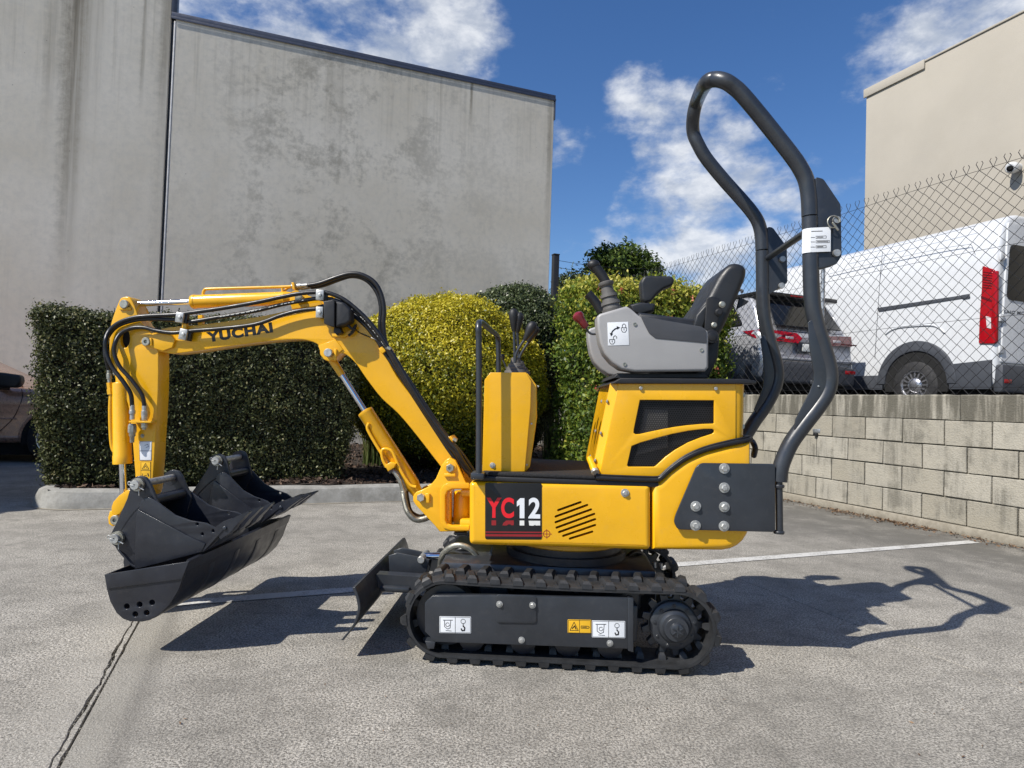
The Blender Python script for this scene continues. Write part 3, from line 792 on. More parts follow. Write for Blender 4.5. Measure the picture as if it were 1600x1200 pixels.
def box_hedge(name, label, e0, s0, s1, depth, h, n, size, mat, z0=.12, spread=.6, rough=.05, rad=.12, cat='hedge', tintf=None, clump=.35, taper=.0):
    t = thing(name, label, cat, se(s0, e0, z0), TH)
    W_, D_, H_ = s1 - s0, depth, h
    areas = np.array([W_ * H_, W_ * D_, D_ * H_, D_ * H_, W_ * H_ * .25]); m7 = 7; n = n // m7; k = rng.choice(5, n, p=areas / areas.sum())
    a, b = rng.random(n), rng.random(n); P = np.zeros((n, 3)); N = np.zeros((n, 3))
    for f, (px_, py_, pz_, nn) in enumerate([(a * W_, 0 * a, b * H_, (0, -1, 0)), (a * W_, b * D_, 0 * a + H_, (0, 0, 1)), (0 * a, a * D_, b * H_, (-1, 0, 0)),
                                             (0 * a + W_, a * D_, b * H_, (1, 0, 0)), (a * W_, 0 * a + D_, b * H_, (0, 1, 0))]):
        q = k == f; P[q] = np.stack([px_, py_, pz_], 1)[q]; N[q] = nn
    # round the arrises
    c = np.clip(P, rad, np.array([W_, D_, H_]) - rad); d = P - c; l = np.linalg.norm(d, axis=1)[:, None]; dn = np.where(l > 1e-6, d / np.maximum(l, 1e-6), N)
    P = c + dn * rad; N = dn
    P[:, 0] += np.where(P[:, 0] < W_ / 2, 1, -1) * taper * (1 - P[:, 2] / H_) ** 2
    off = bumpy(P, 7., rough) + bumpy(P, 19., rough * .5) - np.abs(rng.normal(0, clump * .12, n)) + (rng.random(n) < .03) * rng.uniform(0, .05, n)
    P = P + N * off[:, None]; ct = rng.normal(0, .16, n)
    P = np.repeat(P, m7, 0) + rng.normal(0, size * 1.0, (n * m7, 3)); N = np.repeat(N, m7, 0); n *= m7; ct = np.repeat(ct, m7)
    P[:, 2] = np.maximum(P[:, 2], .0)
    leaves('foliage', P, N, size, mat, t, spread=spread, tint=(tintf(P, n) if tintf else rng.random(n)) + ct)
    g = .11
    box('light_block_core', (g, g, 0), (W_ - g, D_ - g, H_ - g), 'soil', t, .05)  # solid core added in place of twigs, blocks light through the leaves
    for i in range(max(2, int(W_ / .5))):
        x = g + (W_ - 2 * g) * (i + .5) / max(2, int(W_ / .5))
        lathe('stem', (x, .25, -.05), (x, .25, .35), [(0, .03), (.4, .02)], 'bark', t, 8)
    return t
hs0 = G(60, 757, .15).dot(E1); hs1 = G(553, 755, .15).dot(E1)
he = .5 * (G(60, 757, .15).dot(E2) + G(545, 755, .15).dot(E2)) + .05
hh_ = WF.P(62, 479, G(60, 757, .15).y).z - .12
box_hedge('hedge', 'large dark green clipped box hedge behind the yellow digger arm', he, hs0 - .10, hs1 + .04, 1.3, hh_, 150000, .029, 'leaf_hedge', spread=.75, taper=.17)

def dome(name, label, c, rx, h, n, size, mat, z0=.12, rough=.075, tintf=None, spread=.7, zc=None):
    t = thing(name, label, 'shrub', (c[0], c[1], z0), 0)
    zc = zc or h - rx * .95
    m7 = 7; n = n // m7; u = rng.normal(size=(n, 3)); u /= np.linalg.norm(u, axis=1)[:, None]
    u[:, 1] = np.where(rng.random(n) < .6, -np.abs(u[:, 1]), u[:, 1])
    P = u * np.array([rx, rx, h - zc]); low = P[:, 2] < 0
    P[low, 2] *= zc / (h - zc) * .98
    tp = np.where(low, 1 - .35 * np.abs(P[:, 2] / zc) ** 3, 1.); P[:, 0] *= tp; P[:, 1] *= tp
    off = bumpy(P, 5., rough) + bumpy(P, 17., rough * .5) - np.abs(rng.normal(0, .04, n))
    P = P + u * off[:, None] + np.array([0, 0, zc]); ct = rng.normal(0, .16, n)
    P = np.repeat(P, m7, 0) + rng.normal(0, size * .9, (n * m7, 3)); u = np.repeat(u, m7, 0); n *= m7; ct = np.repeat(ct, m7)
    P[:, 2] = np.maximum(P[:, 2], 0)
    leaves('foliage', P, u, size, mat, t, spread=spread, tint=(tintf(P, u, n) if tintf else rng.random(n)) + ct)
    # unseen solid core added for the twigs, dark to block light between leaves
    bm = bmesh.new(); bmesh.ops.create_icosphere(bm, subdivisions=3, radius=1)
    for v in bm.verts:
        z = v.co.z; v.co = Vector((v.co.x * (rx - .13), v.co.y * (rx - .13), (z * (h - zc - .13) if z > 0 else z * zc) + zc))
    me = bpy.data.meshes.new('light_block_core'); bm.to_mesh(me); bm.free(); put('light_block_core', me, 'soil', t)
    for i in range(4): lathe('stem', (.1 * math.cos(i * 1.6), .1 * math.sin(i * 1.6), -.05), (.3 * math.cos(i * 1.6), .3 * math.sin(i * 1.6), .5), [(0, .03), (.5, .02)], 'bark', t, 8)
    return t
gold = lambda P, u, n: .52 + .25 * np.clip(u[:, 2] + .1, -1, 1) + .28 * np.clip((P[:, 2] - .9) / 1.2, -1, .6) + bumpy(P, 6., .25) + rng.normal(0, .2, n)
yc = WF.P(694, 600, 8.7)
zt = WF.P(700, 466, 8.7).z - .12
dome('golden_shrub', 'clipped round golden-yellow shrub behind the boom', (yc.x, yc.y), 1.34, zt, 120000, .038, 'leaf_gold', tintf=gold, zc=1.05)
gc = WF.P(803, 600, 10.0)
dome('green_shrub', 'rounded grey-green shrub behind the yellow one', (gc.x, gc.y), .90, WF.P(803, 448, 10.0).z - .12, 60000, .042, 'leaf_green', rough=.06, zc=1.9)
# ixora hedge
ix = WF.P(922, 600, 7.65); s_ = ix.dot(E1); e_ = ix.dot(E2)
ih = WF.P(1000, 436, 7.9).z - .12
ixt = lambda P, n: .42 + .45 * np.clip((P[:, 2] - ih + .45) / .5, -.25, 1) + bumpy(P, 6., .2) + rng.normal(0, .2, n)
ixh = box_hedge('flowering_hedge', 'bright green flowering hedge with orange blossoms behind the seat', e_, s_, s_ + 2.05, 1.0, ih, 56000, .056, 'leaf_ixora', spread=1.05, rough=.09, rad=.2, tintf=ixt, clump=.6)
nf = 60
a = rng.random(nf) * 2.0; b = rng.random(nf) * ih * .98; cl = []
for x, z in zip(a, b):
    for _ in range(9): cl.append((x + random.gauss(0, .022), -.06 + random.gauss(0, .02), z + random.gauss(0, .022)))
cl = np.array(cl); leaves('blossom', cl, np.tile((0., -1., .3), (len(cl), 1)), .028, 'petal', ixh, .7, .5)
# strappy grass tuft in the gap beside the hedge
def tuft(name, label, c, n, h, r):
    t = thing(name, label, 'plant', (c.x, c.y, .12)); vs = []; fs = []
    for i in range(n):
        an = random.uniform(0, 6.28); ln = random.uniform(.2, 1.) * r; hgt = h * random.uniform(.55, 1); w_ = .006
        x0, y0_ = random.gauss(0, .05), random.gauss(0, .05); b = len(vs)
        for k in range(5):
            q = k / 4; o = ln * q ** 1.7; z = hgt * (q * 1.25 - .35 * q ** 3)
            ww = w_ * (1 - q * .85)
            for sg in (-1, 1): vs.append((x0 + math.cos(an) * o - math.sin(an) * ww * sg, y0_ + math.sin(an) * o + math.cos(an) * ww * sg, z))
        for k in range(4): fs.append((b + k * 2, b + k * 2 + 1, b + k * 2 + 3, b + k * 2 + 2))
    me = bpy.data.meshes.new('blades'); v = np.array(vs); fill_quads(me, v, np.array(fs), np.repeat(rng.random(n), 4))
    stuff(put('blades', me, 'leaf_grass', t, 0)); return t
tuft('grass_tuft', 'tall strappy grass clump between dark hedge and yellow shrub', WF.P(583, 690, 8.6) * 1, 420, 1.25, .45)
tuft('grass_tuft', 'sparse weedy grass in the dark gap by the flowering hedge', WF.P(862, 690, 9.2) * 1, 200, .9, .4)

# tree beyond the fence
def tree(name, label, c, z0, crown, n, size, mat, trunk_h):
    t = thing(name, label, 'tree', (c.x, c.y, z0)); Ps = []; Ns = []
    lathe('trunk', (0, 0, 0), (.1, 0, trunk_h), [(0, .16), (trunk_h * .5, .12), (trunk_h, .07)], 'bark', t, 12)
    for (x, y, z, r) in crown:
        tube('limb', [(.05, 0, trunk_h * .8), (x * .5, y * .5, (trunk_h + z) * .5), (x, y, z)], .035, 'bark', t, 4, 6)
        for s in range(int(26 * r / .5)):
            u = rng.normal(size=3); u /= np.linalg.norm(u); q = np.array((x, y, z)) + u * r * random.uniform(.5, 1.05)
            m_ = n; Ps.append(q + rng.normal(0, .10, (m_, 3)) * np.array((1, 1, .6))); Ns.append(np.tile(u * .5 + np.array((0, 0, .6)), (m_, 1)))
    leaves('crown', np.concatenate(Ps), np.concatenate(Ns), size, mat, t, .42, .6); return t
tc = WF.P(975, 600, 15.)
def lob(px, py, r, dy=0.): v = WF.P(px, py, 15. + dy); return (v.x - tc.x, v.y - tc.y, v.z, r)
tree('tree', 'loose green tree beyond the fence above the flowering hedge', Vector((tc.x, tc.y, 0)), 0,
     [lob(960, 420, .5), lob(1000, 425, .45), lob(985, 408, .32), lob(955, 402, .25), lob(930, 432, .45, .3), lob(1018, 440, .35), lob(970, 450, .6, .4), lob(905, 455, .35, .2), lob(940, 408, .3), lob(1012, 418, .3), lob(975, 398, .22)], 44, .12, 'leaf_tree', 3.0)
tc = WF.P(893, 600, 13.)
def lob(px, py, r, dy=0.): v = WF.P(px, py, 13. + dy); return (v.x - tc.x, v.y - tc.y, v.z, r)
tree('tree', 'small dark tree between the black post and the flowering hedge', Vector((tc.x, tc.y, 0)), 0,
     [lob(893, 448, .28), lob(886, 470, .3), lob(905, 440, .25), lob(880, 440, .14), lob(900, 478, .3)], 24, .085, 'leaf_green', 2.4)
# ================================================================== MINI EXCAVATOR
M = Frame((.2, 2.5, 0), -.045)
ex = thing('mini_excavator', 'yellow mini excavator with grey seat box, charcoal roll bar and black rubber tracks', 'excavator', M.o, M.yaw)
P = M.P
D = .465                                     # centre line
def P3(px, py, d): return P(px, py, d)
def mir(d): return 2 * D - d

# ---------------------------------------------------------------- undercarriage
iC, sC = P(694, 966, 0), P(1058, 985, 0)
TR, LUG = .152, .021
zc_ = TR + LUG
iX, sX = iC.x, sC.x
def track_path(r, n=22):
    out = []
    for i in range(n + 1): a = -math.pi / 2 + math.pi * i / n; out.append((sX + r * math.cos(a), zc_ + r * math.sin(a)))
    L = sX - iX
    for i in range(1, 16):
        t = i / 16; out.append((sX - L * t, zc_ + r - .006 * math.sin(t * math.pi)))
    for i in range(n + 1): a = math.pi / 2 + math.pi * i / n; out.append((iX + r * math.cos(a), zc_ + r * math.sin(a)))
    for i in range(1, 16): out.append((iX + L * i / 16, zc_ - r))
    return out
def track_at(s, r):                          # point and tangent at arc fraction
    L = sX - iX; per = 2 * L + 2 * math.pi * r; q = (s % 1) * per
    if q < L: return (sX - q, zc_ + r - .006 * math.sin(q / L * math.pi)), (-1, 0)
    q -= L
    if q < math.pi * r: a = math.pi / 2 + q / r; return (iX + r * math.cos(a), zc_ + r * math.sin(a)), (-math.sin(a), math.cos(a))
    q -= math.pi * r
    if q < L: return (iX + q, zc_ - r), (1, 0)
    q -= L; a = -math.pi / 2 + q / r; return (sX + r * math.cos(a), zc_ + r * math.sin(a)), (-math.sin(a), math.cos(a))
TW = .18
def make_track(d0):
    vs = []; fs = []
    po, pi_ = track_path(TR), track_path(TR - .017); n = len(po)
    for (x, z), (x2, z2) in zip(po, pi_):
        ox, oz = (x - x2) * .5, (z - z2) * .5
        vs += [(x - ox * .6, d0, z - oz * .6), (x, d0 + .008, z), (x, d0 + TW - .008, z), (x - ox * .6, d0 + TW, z - oz * .6), (x2, d0 + TW, z2), (x2, d0, z2)]
    for i in range(n):
        k = (i + 1) % n
        for j in range(6): fs.append((i * 6 + j, i * 6 + (j + 1) % 6, k * 6 + (j + 1) % 6, k * 6 + j))
    NL = 31
    def lug(s, dy0, dy1, wd, ht, r, inward=False, skew=0.):
        (x, z), (tx, tz) = track_at(s, r); nx_, nz_ = tz, -tx
        if (x - (iX + sX) / 2) * nx_ + (z - zc_) * nz_ < 0: nx_, nz_ = -nx_, -nz_
        if inward: nx_, nz_ = -nx_, -nz_
        b = len(vs)
        for hgt, f, ins in ((-.006, 1.0, 0), (ht * .55, .86, .002), (ht, .52, .012)):
            for sx_, yy in ((-1, dy0 + ins), (1, dy0 + ins), (1, dy1 - ins), (-1, dy1 - ins)):
                off = sx_ * wd / 2 * f + skew * ((yy - dy0) / (dy1 - dy0) - .5)
                vs.append((x + tx * off + nx_ * hgt, d0 + yy, z + tz * off + nz_ * hgt))
        for q in range(2):
            for j in range(4): k = (j + 1) % 4; fs.append((b + q * 4 + j, b + q * 4 + k, b + q * 4 + 4 + k, b + q * 4 + 4 + j))
        fs.append((b + 8, b + 9, b + 10, b + 11))
    for i in range(NL):
        lug(i / NL, -.003, .088, .041, LUG, TR, skew=.016)
        lug((i + .5) / NL, .092, TW + .003, .041, LUG, TR, skew=-.016)
        lug((i + .25) / NL, .012, TW - .012, .012, .006, TR)
        lug((i + .5) / NL, .055, .078, .030, .026, TR - .017, True)
        lug((i + .5) / NL, .104, .127, .030, .026, TR - .017, True)
    return mesh('rubber_track', vs, fs, 'rubber', ex, 40)
make_track(0.); make_track(.75)
def sprocket(d0, near=True):
    c = Vector((sX, d0, zc_)); sg = -1 if near else 1
    teeth = []
    for i in range(13):
        for da, r in ((-.16, .098), (-.09, .124), (.09, .124), (.16, .098)):
            a = 2 * math.pi * (i / 13) + da; teeth.append((sX + r * math.cos(a), zc_ + r * math.sin(a)))
    s = prism('drive_sprocket', [teeth], d0 + .075, d0 + .105, 'charcoal', ex, .003)
    e = -.0 if near else TW
    b = d0 + .07 if near else d0 + .11
    lathe('motor_hub', (sX, b, zc_), (sX, b + sg, zc_), [(0, .093), (.014, .093), (.018, .088), (.020, .066), (.034, .060), (.036, .056), (.040, .050), (.064, .046), (.066, .044), (.067, .028), (.078, .025), (.080, .022)], 'charcoal', s, 36)
    for i in range(9):
        a = 2 * math.pi * (i + .3) / 9
        bolt((sX + .077 * math.cos(a), b + sg * .0185, zc_ + .077 * math.sin(a)), .0085, s, 'charcoal', 'y' if near else 'y')
    for i in range(6):
        a = 2 * math.pi * i / 6
        box('hub_rib', (-.002, -.004, .008), (.002, .0, .024), 'charcoal', s, .001, Matrix.Translation((sX, b + sg * .080, zc_)) @ Matrix.Rotation(a, 4, 'Y'))
    return s
sprocket(0.); sprocket(.75, False)
def wheel_(name, x, z, r, d0, wd, mat='charcoal'):
    return lathe(name, (x, d0, z), (x, d0 + wd, z), [(0, r * .5), (.004, r * .82), (.006, r), (wd - .006, r), (wd - .004, r * .82), (wd, r * .5)], mat, ex, 32)
for d0 in (0., .75):
    i_ = wheel_('idler_wheel', iX, zc_, .118, d0 + .05, .08)
    lathe('idler_hub', (iX, d0 + .05, zc_), (iX, d0 + .03, zc_), [(0, .05), (.01, .048), (.018, .03)], 'charcoal', i_)
    for px, py in ((735, 1012), (817, 1011), (888, 1014), (955, 1020)):
        x = P(px, py, 0).x; wheel_('track_roller', x, TR + LUG - TR + .018 + .05, .05, d0 + .035, .11, 'bucket_black')
    box('track_beam', (iX - .02, d0 + .055, zc_ - .075), (sX - .14, d0 + .125, zc_ + .07), 'charcoal', ex, .01)
# side cover plate with its lifting stickers
cov = plate('cover_plate', [(664, 942), (676, 931), (764, 930.5), (982, 935), (982, 1014), (680, 1003), (664, 987)], -.006, .022, 'charcoal', ex, .002)
plate('cover_lip', [(981.5, 934), (990, 936), (990, 1020), (981.5, 1017)], -.012, .03, 'charcoal', cov, .003)
plate('cover_hatch', [(775, 929), (838, 931), (838, 974), (775, 973)], -.011, -.0065, 'charcoal', cov, .0015, r=.012)
for x, y in ((780.5, 944), (832, 945.6)): bolt(P(x, y, -.0115), .0125, ex)
for x, y in ((815, 1000), (953, 1005)): bolt(P(x, y, -.0065), .0125, ex)
plate('cover_foot', [(664, 1002), (680, 1003.5), (678, 1014), (668, 1014)], 0.0, .05, 'charcoal', cov, .002)
box('far_cover_plate', (P(664, 960, 0).x, .925, zc_ - .085), (P(985, 960, 0).x, .937, zc_ + .08), 'charcoal', ex, .002)
def rectp(x0, y0, x1, y1, sl=0.): return [(x0, y0), (x1, y0 + sl), (x1, y1 + sl), (x0, y1)]
def frame_str(x0, y0, x1, y1, wd, sl=0.):
    r_ = rectp(x0, y0, x1, y1, sl); return (r_ + [r_[0]], wd)
def hook_sticker(x0, y0, x1, y1, sl, d):
    s = plate('sticker', rectp(x0, y0, x1, y1, sl), d, d + .0015, 'white', ex, .0003, r=.003)
    xm = (x0 + x1) / 2; h = y1 - y0
    k = [frame_str(x0 + 1, y0 + 1, x1 - 1, y1 - 1, .6, sl), ([(xm, y0 + 1), (xm, y1)], .7),
         ([(x0 + 6, y0 + 6), (xm - 4, y0 + 6)], 1.), ([(x0 + 8, y0 + 7), (x0 + 8, y1 - 10), (x0 + 13, y1 - 6), (xm - 8, y1 - 8), (xm - 7, y0 + 7)], .9),
         (circ(xm - 12, (y0 + y1) / 2, 3, n=9), .8), ([(x0 + 10, y1 - 4), (xm - 6, y1 - 3)], .8)]
    cx = xm + (x1 - xm) / 2
    k += [(circ(cx, y0 + 8, 3.6, n=11) + [(cx + 3.6, y0 + 8)], .7), ([(cx, y0 + 11), (cx, y0 + 16)], 1.2),
          ([(cx, y0 + 15), (cx + 2.5, y0 + 18), (cx + 2, y0 + 22), (cx - 1.5, y0 + 22.5), (cx - 3, y0 + 19.5)], 2.0)]
    printed('print', k, d - .0003, 'ink', s); return s
hook_sticker(686.6, 963, 736, 989, .8, -.0078)
hook_sticker(925, 969.5, 977, 996, 1.2, -.0085)
sy = plate('sticker', rectp(887, 968, 924, 989, .8), -.0078, -.0063, 'sticker_yellow', ex, .0003, r=.003)
printed('print', [frame_str(888, 969, 923, 988.5, .6, .8), ([(905.5, 969), (905.5, 989)], .7), ([(890.5, 985), (897, 972), (903.5, 985.3), (890.5, 985)], .9),
                  ([(894, 982), (898, 978), (900, 983)], 1.6), ([(908, 978), (919, 978.5), (921, 980), (919, 982), (908, 981.5), (908, 978)], .8), ([(910, 980), (917, 980)], 1.)], -.0081, 'ink', sy)

# centre frame, slew ring, dozer blade
box('centre_frame', (P(700, 900, D).x, .2, .14), (P(1010, 900, D).x, .74, .345), 'charcoal', ex, .02)
box('cross_beam', (iX + .12, .12, .20), (iX + .24, .80, .30), 'charcoal', ex, .012)
box('cross_beam', (sX - .26, .12, .20), (sX - .12, .80, .30), 'charcoal', ex, .012)
tx = P(884, 860, D).x
lathe('slew_ring', (tx, D, .345), (tx, D, .43), [(0, .27), (.03, .27), (.032, .25), (.085, .25)], 'bucket_black', ex, 48)
lathe('slew_base', (tx, D, .40), (tx, D, .48), [(0, .245), (.01, .262), (.08, .262)], 'yellow', ex, 48)
for dy in (.30, .36, .42): # travel hoses at the back of the frame
    tube('travel_hose', [P(960, 905, dy + .1), P(985, 866, dy + .15), P(1005, 868, dy + .2), P(1020, 900, dy + .25)], .011, 'hose', ex)
for px, py in ((1010, 875), (1022, 878), (1032, 880)):
    rod('hose_fitting', P(px, py, .70), P(px + 1, py + 9, .70), .010, 'zinc', ex, 12)
ds = .0
bp_ = [P(550, 918, ds), P(556, 934, ds), P(558.5, 952, ds), P(553, 972, ds), P(545, 985, ds), P(532, 1001, ds)]
bprof = [(v.x, v.z) for v in crom(bp_, 5)]
bk = [(x + .012, z + .002) for x, z in reversed(bprof)]
blade = prism('dozer_blade', [bprof + bk], -.0, .93, 'charcoal', ex, .003)
for d in (.06, .87):
    q = P(550, 918, 0); rod('blade_hole', (q.x - .003, d, q.z - .03), (q.x + .02, d, q.z - .035), .008, 'zinc', ex, 12)
bx = P(560, 940, 0).x
for d0 in (.27, .60):
    a = Vector((bx, d0, P(560, 938, .27).z))
    slab('blade_arm', [(a.x, d0, .20), (a.x, d0, .26), (iX + .2, d0, .25), (iX + .2, d0, .19)], .06, 'charcoal', ex)
bxm = bx + .13
for d0 in (.40, .50): prism('blade_lug', [[(bx + .03, .20), (bx + .02, .31), (bx + .06, .325), (bxm + .075, .30), (bxm + .06, .215)]], d0, d0 + .014, 'charcoal', ex, .003)
box('blade_stiffener', (bx + .02, .25, .19), (bxm + .02, .70, .215), 'charcoal', ex, .008)
ca, cb = Vector((bxm + .04, .457, .30)), P(722, 868, .457)
dv = (cb - ca).normalized()
lathe('blade_ram', ca, cb, [(0, .017), (.16, .017), (.162, .026), ((cb - ca).length - .03, .026), ((cb - ca).length, .02)], 'chrome', ex)
lathe('ram_barrel', ca + dv * .165, cb, [(0, .028), (.008, .031), ((cb - ca).length - .165, .031)], 'charcoal', ex)
rod('blade_pin', (ca.x, .385, ca.z), (ca.x, .53, ca.z), .016, 'zinc', ex)
tube('blade_hose', [P(688, 886, .40), P(692, 866, .36), P(712, 852, .33), P(735, 858, .33), P(752, 880, .36), P(758, 896, .40)], .013, 'zinc_dull', ex)
tube('blade_hose', [P(700, 884, .45), P(706, 868, .42), P(724, 858, .40), P(742, 868, .42), P(752, 890, .45)], .013, 'hose', ex)
plate('hose_guard', [(756, 900), (762, 868), (770, 852), (768, 880), (774, 902)], .36, .375, 'charcoal', ex, .002)

# ---------------------------------------------------------------- upper body
DN = .115
# slotted side door
slots = []
for (x0, y0, x1, y1) in ((872.5, 798.5, 907.5, 786), (868.5, 808.5, 918, 790.5), (868.5, 817.5, 924, 797.5), (870, 826, 929, 804.5), (874, 833, 930.5, 812.8), (880.5, 839, 930.5, 822), (891, 843.3, 926, 832.5)):
    ang = math.atan2(y1 - y0, x1 - x0); r = 1.9; L = []
    for k in range(7): a = ang + math.pi / 2 + math.pi * k / 6; L.append((x0 + r * math.cos(a), y0 + r * math.sin(a)))
    for k in range(7): a = ang - math.pi / 2 + math.pi * k / 6; L.append((x1 + r * math.cos(a), y1 + r * math.sin(a)))
    slots.append(L)
# body as a rounded box below the deck; the door is the near skin
xb0, xb1 = P(733, 800, DN).x, P(1017, 800, DN).x
zt_, zb_ = P(870, 753, DN).z, P(870, 854, DN).z
def skin(name, x0, x1, holes, d0):
    """near side sheet that rolls under the body, with real slots"""
    return plate(name, [(733, 753), (1017, 757), (1017, 859.5), (745, 852), (737, 848.5), (733, 841)], d0, d0 + .05, 'yellow', ex, .022, holes=holes, bres=4)
door = plate('side_door', [(733, 752.5), (1017, 757), (1017, 860), (733, 852)], DN, DN + .055, 'yellow', ex, .022, bres=5, smooth=60, r=.02)
cut_ = [plate('slot_cutter', L, DN - .02, DN + .035, 'void', ex, 0) for L in slots]   # the slots are really cut into the sheet
bpy.context.view_layer.update()
for c_ in cut_:
    md = door.modifiers.new('slot', 'BOOLEAN'); md.operation = 'DIFFERENCE'; md.object = c_; md.solver = 'EXACT'
nm_ = bpy.data.meshes.new_from_object(door.evaluated_get(bpy.context.evaluated_depsgraph_get())); door.modifiers.clear(); door.data = nm_
nm_.materials.clear(); nm_.materials.append(MT['yellow']); nm_.set_sharp_from_angle(angle=R(28))
nm_.polygons.foreach_set('material_index', [0] * len(nm_.polygons))
for c_ in cut_: bpy.data.objects.remove(c_)
plate('slot_shade_sheet', rectp(862, 780, 936, 848), DN + .0335, DN + .0345, 'void', ex, 0)  # black sheet darkens the slots, shade put into its colour
dm = plate('lower_body', [(735, 754), (1012, 758), (1012, 858), (735, 851)], DN + .056, mir(DN), 'yellow', ex, .02, bres=4, dpx=DN)
rear = plate('counterweight', [(1020, 757), (1029, 754), (1046, 737), (1072, 718.5), (1101, 705.5), (1137, 696), (1175, 689), (1175, 800), (1175, 812), (1173.5, 824), (1169.5, 836), (1163, 846), (1154, 854), (1143, 859), (1130, 861.3), (1020, 860)], DN, mir(DN), 'yellow', ex, .03, bres=6, smooth=60)
bolt(P(976.5, 770, DN - .001), .0165, ex)
# black deck, floor mat
deck = box('deck_plate', (P(736, 750, DN).x, DN + .004, zt_ - .008), (P(1030, 750, DN).x, mir(DN) - .004, zt_ + .012), 'black_plastic', ex, .005)
box('floor_mat', (P(752, 750, DN).x, DN + .01, zt_ + .0125), (P(935, 750, DN).x, mir(DN) - .01, zt_ + .030), 'mat', ex, .008)
# decal
dc = plate('model_decal', rectp(758, 754.5, 846.5, 842.5, .5), DN - .0016, DN - .0004, 'ink', ex, .0003, r=.008)
DZ = DN - .0022
text_on('lettering', 'Y', (759.8, 809), (783.5, 809.2), 31.5, DZ, 'red', dc, bold=.03)
text_on('lettering', 'C', (783, 809.5), (803, 809.6), 32, DZ - .0001, 'red', dc, bold=.035)
printed('lettering', [([(812, 809.7), (812, 788.5), (807.6, 791.5), (807.6, 783.5), (813, 778.3), (819.4, 778.4), (819.4, 809.8)], 0)], DZ - .0002, 'white', dc)
text_on('lettering', '2', (825.5, 810), (844, 810.3), 32.5, DZ - .0003, 'white', dc, bold=.03)
printed('lettering', [([(768, 813), (775.2, 813), (775.2, 820.8), (768, 820.8)], 0), ([(785, 821), (786.5, 817), (791, 813.3), (802.8, 813), (802.8, 820.5), (799, 820.8), (797.5, 819.2), (794, 819.3), (792, 821)], 0)], DZ, 'dark_red', dc)
printed('lettering', [([(812, 813.3), (819.2, 813.3), (819.2, 821), (812, 821)], 0), ([(826, 813.6), (844, 813.8), (844, 821), (837, 821), (836, 820), (833, 821.5), (827, 821)], 0)], DZ, 'plate_white', dc)
printed('stripe', [([(758.4, 830.3), (846.8, 830.9), (846.8, 832.9), (758.4, 832.3)], 0), ([(758.4, 834.4), (846.8, 835), (846.8, 838.6), (758.4, 838)], 0)], DZ, 'dark_red', dc)
ch = circ(854.2, 834.2, 5.2, n=18)
printed('crosshair_mark', [(ch + [ch[0]], 1.1), ([(848, 834.2), (862, 834.5)], 1.0), ([(854.2, 827), (854.4, 841.5)], 1.0)], DN - .0004, 'dark_red', ex)

# engine hood
HN = DN + .012
xh = lambda px, py, d=HN: P(px, py, d)
up_v = [(1000, 625), (1115.5, 625.5), (1116, 627), (1116, 661), (1114.5, 662), (1096, 662.6), (1075, 664.5), (1056, 667), (1037, 670.3), (1018, 674.3), (1000, 678.3), (993, 678.6), (990, 676), (990.6, 671)]
lo_v = [(987, 697), (1000, 691.8), (1025, 684.6), (1050, 678.2), (1075, 673.2), (1100, 670.2), (1113, 670.2), (1116, 672), (1116, 675.5), (1113, 678), (1095, 683.8), (1075, 691.8), (1055, 703.2), (1040, 714), (1025, 728), (1022, 729.5), (982, 729.3), (980, 727)]
hood = plate('engine_hood', [(966, 599), (1150, 599), (1150, 690), (1136, 693), (1101, 702), (1071, 715), (1045, 733), (1028, 745), (937, 742)], HN, HN + .014, 'yellow', ex, .003, holes=[up_v, lo_v])
def inside(p, L):
    c = False
    for i in range(len(L)):
        (x0, y0), (x1, y1) = L[i - 1], L[i]
        if (y0 > p[1]) != (y1 > p[1]) and p[0] < (x1 - x0) * (p[1] - y0) / (y1 - y0 + 1e-12) + x0: c = not c
    return c
loops = [[(v.x, v.z) for v in (P(x, y, HN) for x, y in L)] for L in (up_v, lo_v)]
def grow(L, k):
    cx = sum(p[0] for p in L) / len(L); cz = sum(p[1] for p in L) / len(L)
    return [(cx + (x - cx) * (1 + k), cz + (z - cz) * (1 + k * 2)) for x, z in L]
vs = []; fs = []; pit_ = .0098
for L in loops:
    Lg = grow(L, .05)
    x0, x1 = min(p[0] for p in Lg), max(p[0] for p in Lg); z0, z1 = min(p[1] for p in Lg), max(p[1] for p in Lg)
    r_ = 0; z = z0
    while z < z1:
        x = x0 + (pit_ / 2 if r_ % 2 else 0)
        while x < x1:
            if inside((x, z), Lg):
                b = len(vs)
                for rr in (pit_ * .577, pit_ * .40):
                    for k in range(6): a = math.pi / 6 + math.pi / 3 * k; vs.append((x + rr * math.cos(a), HN + .0155, z + rr * math.sin(a)))
                for k in range(6): fs.append((b + k, b + (k + 1) % 6, b + 6 + (k + 1) % 6, b + 6 + k))
            x += pit_
        z += pit_ * .866; r_ += 1
stuff(mesh('perforated_grille', vs, fs, 'black_plastic', hood, 0))
bF = .10
far = mir(HN)
hL0, hL1 = P(966, 599, HN), P(937, 742, HN); hR0, hR1 = P(1150, 599, HN), P(1150, 690, HN)
xR = P(1175, 640, HN + .06).x
# black block, the shade inside the hood is put into its colour
plate('engine_bay_shade', [(972, 604), (1148, 604), (1148, 690), (1040, 738), (946, 738)], HN + .05, far - .03, 'void', ex, .002, dpx=HN)
plate('engine_block', [(1010, 640), (1046, 640), (1046, 700), (996, 712)], HN + .030, HN + .049, 'boot_grey', ex, .004, dpx=HN)
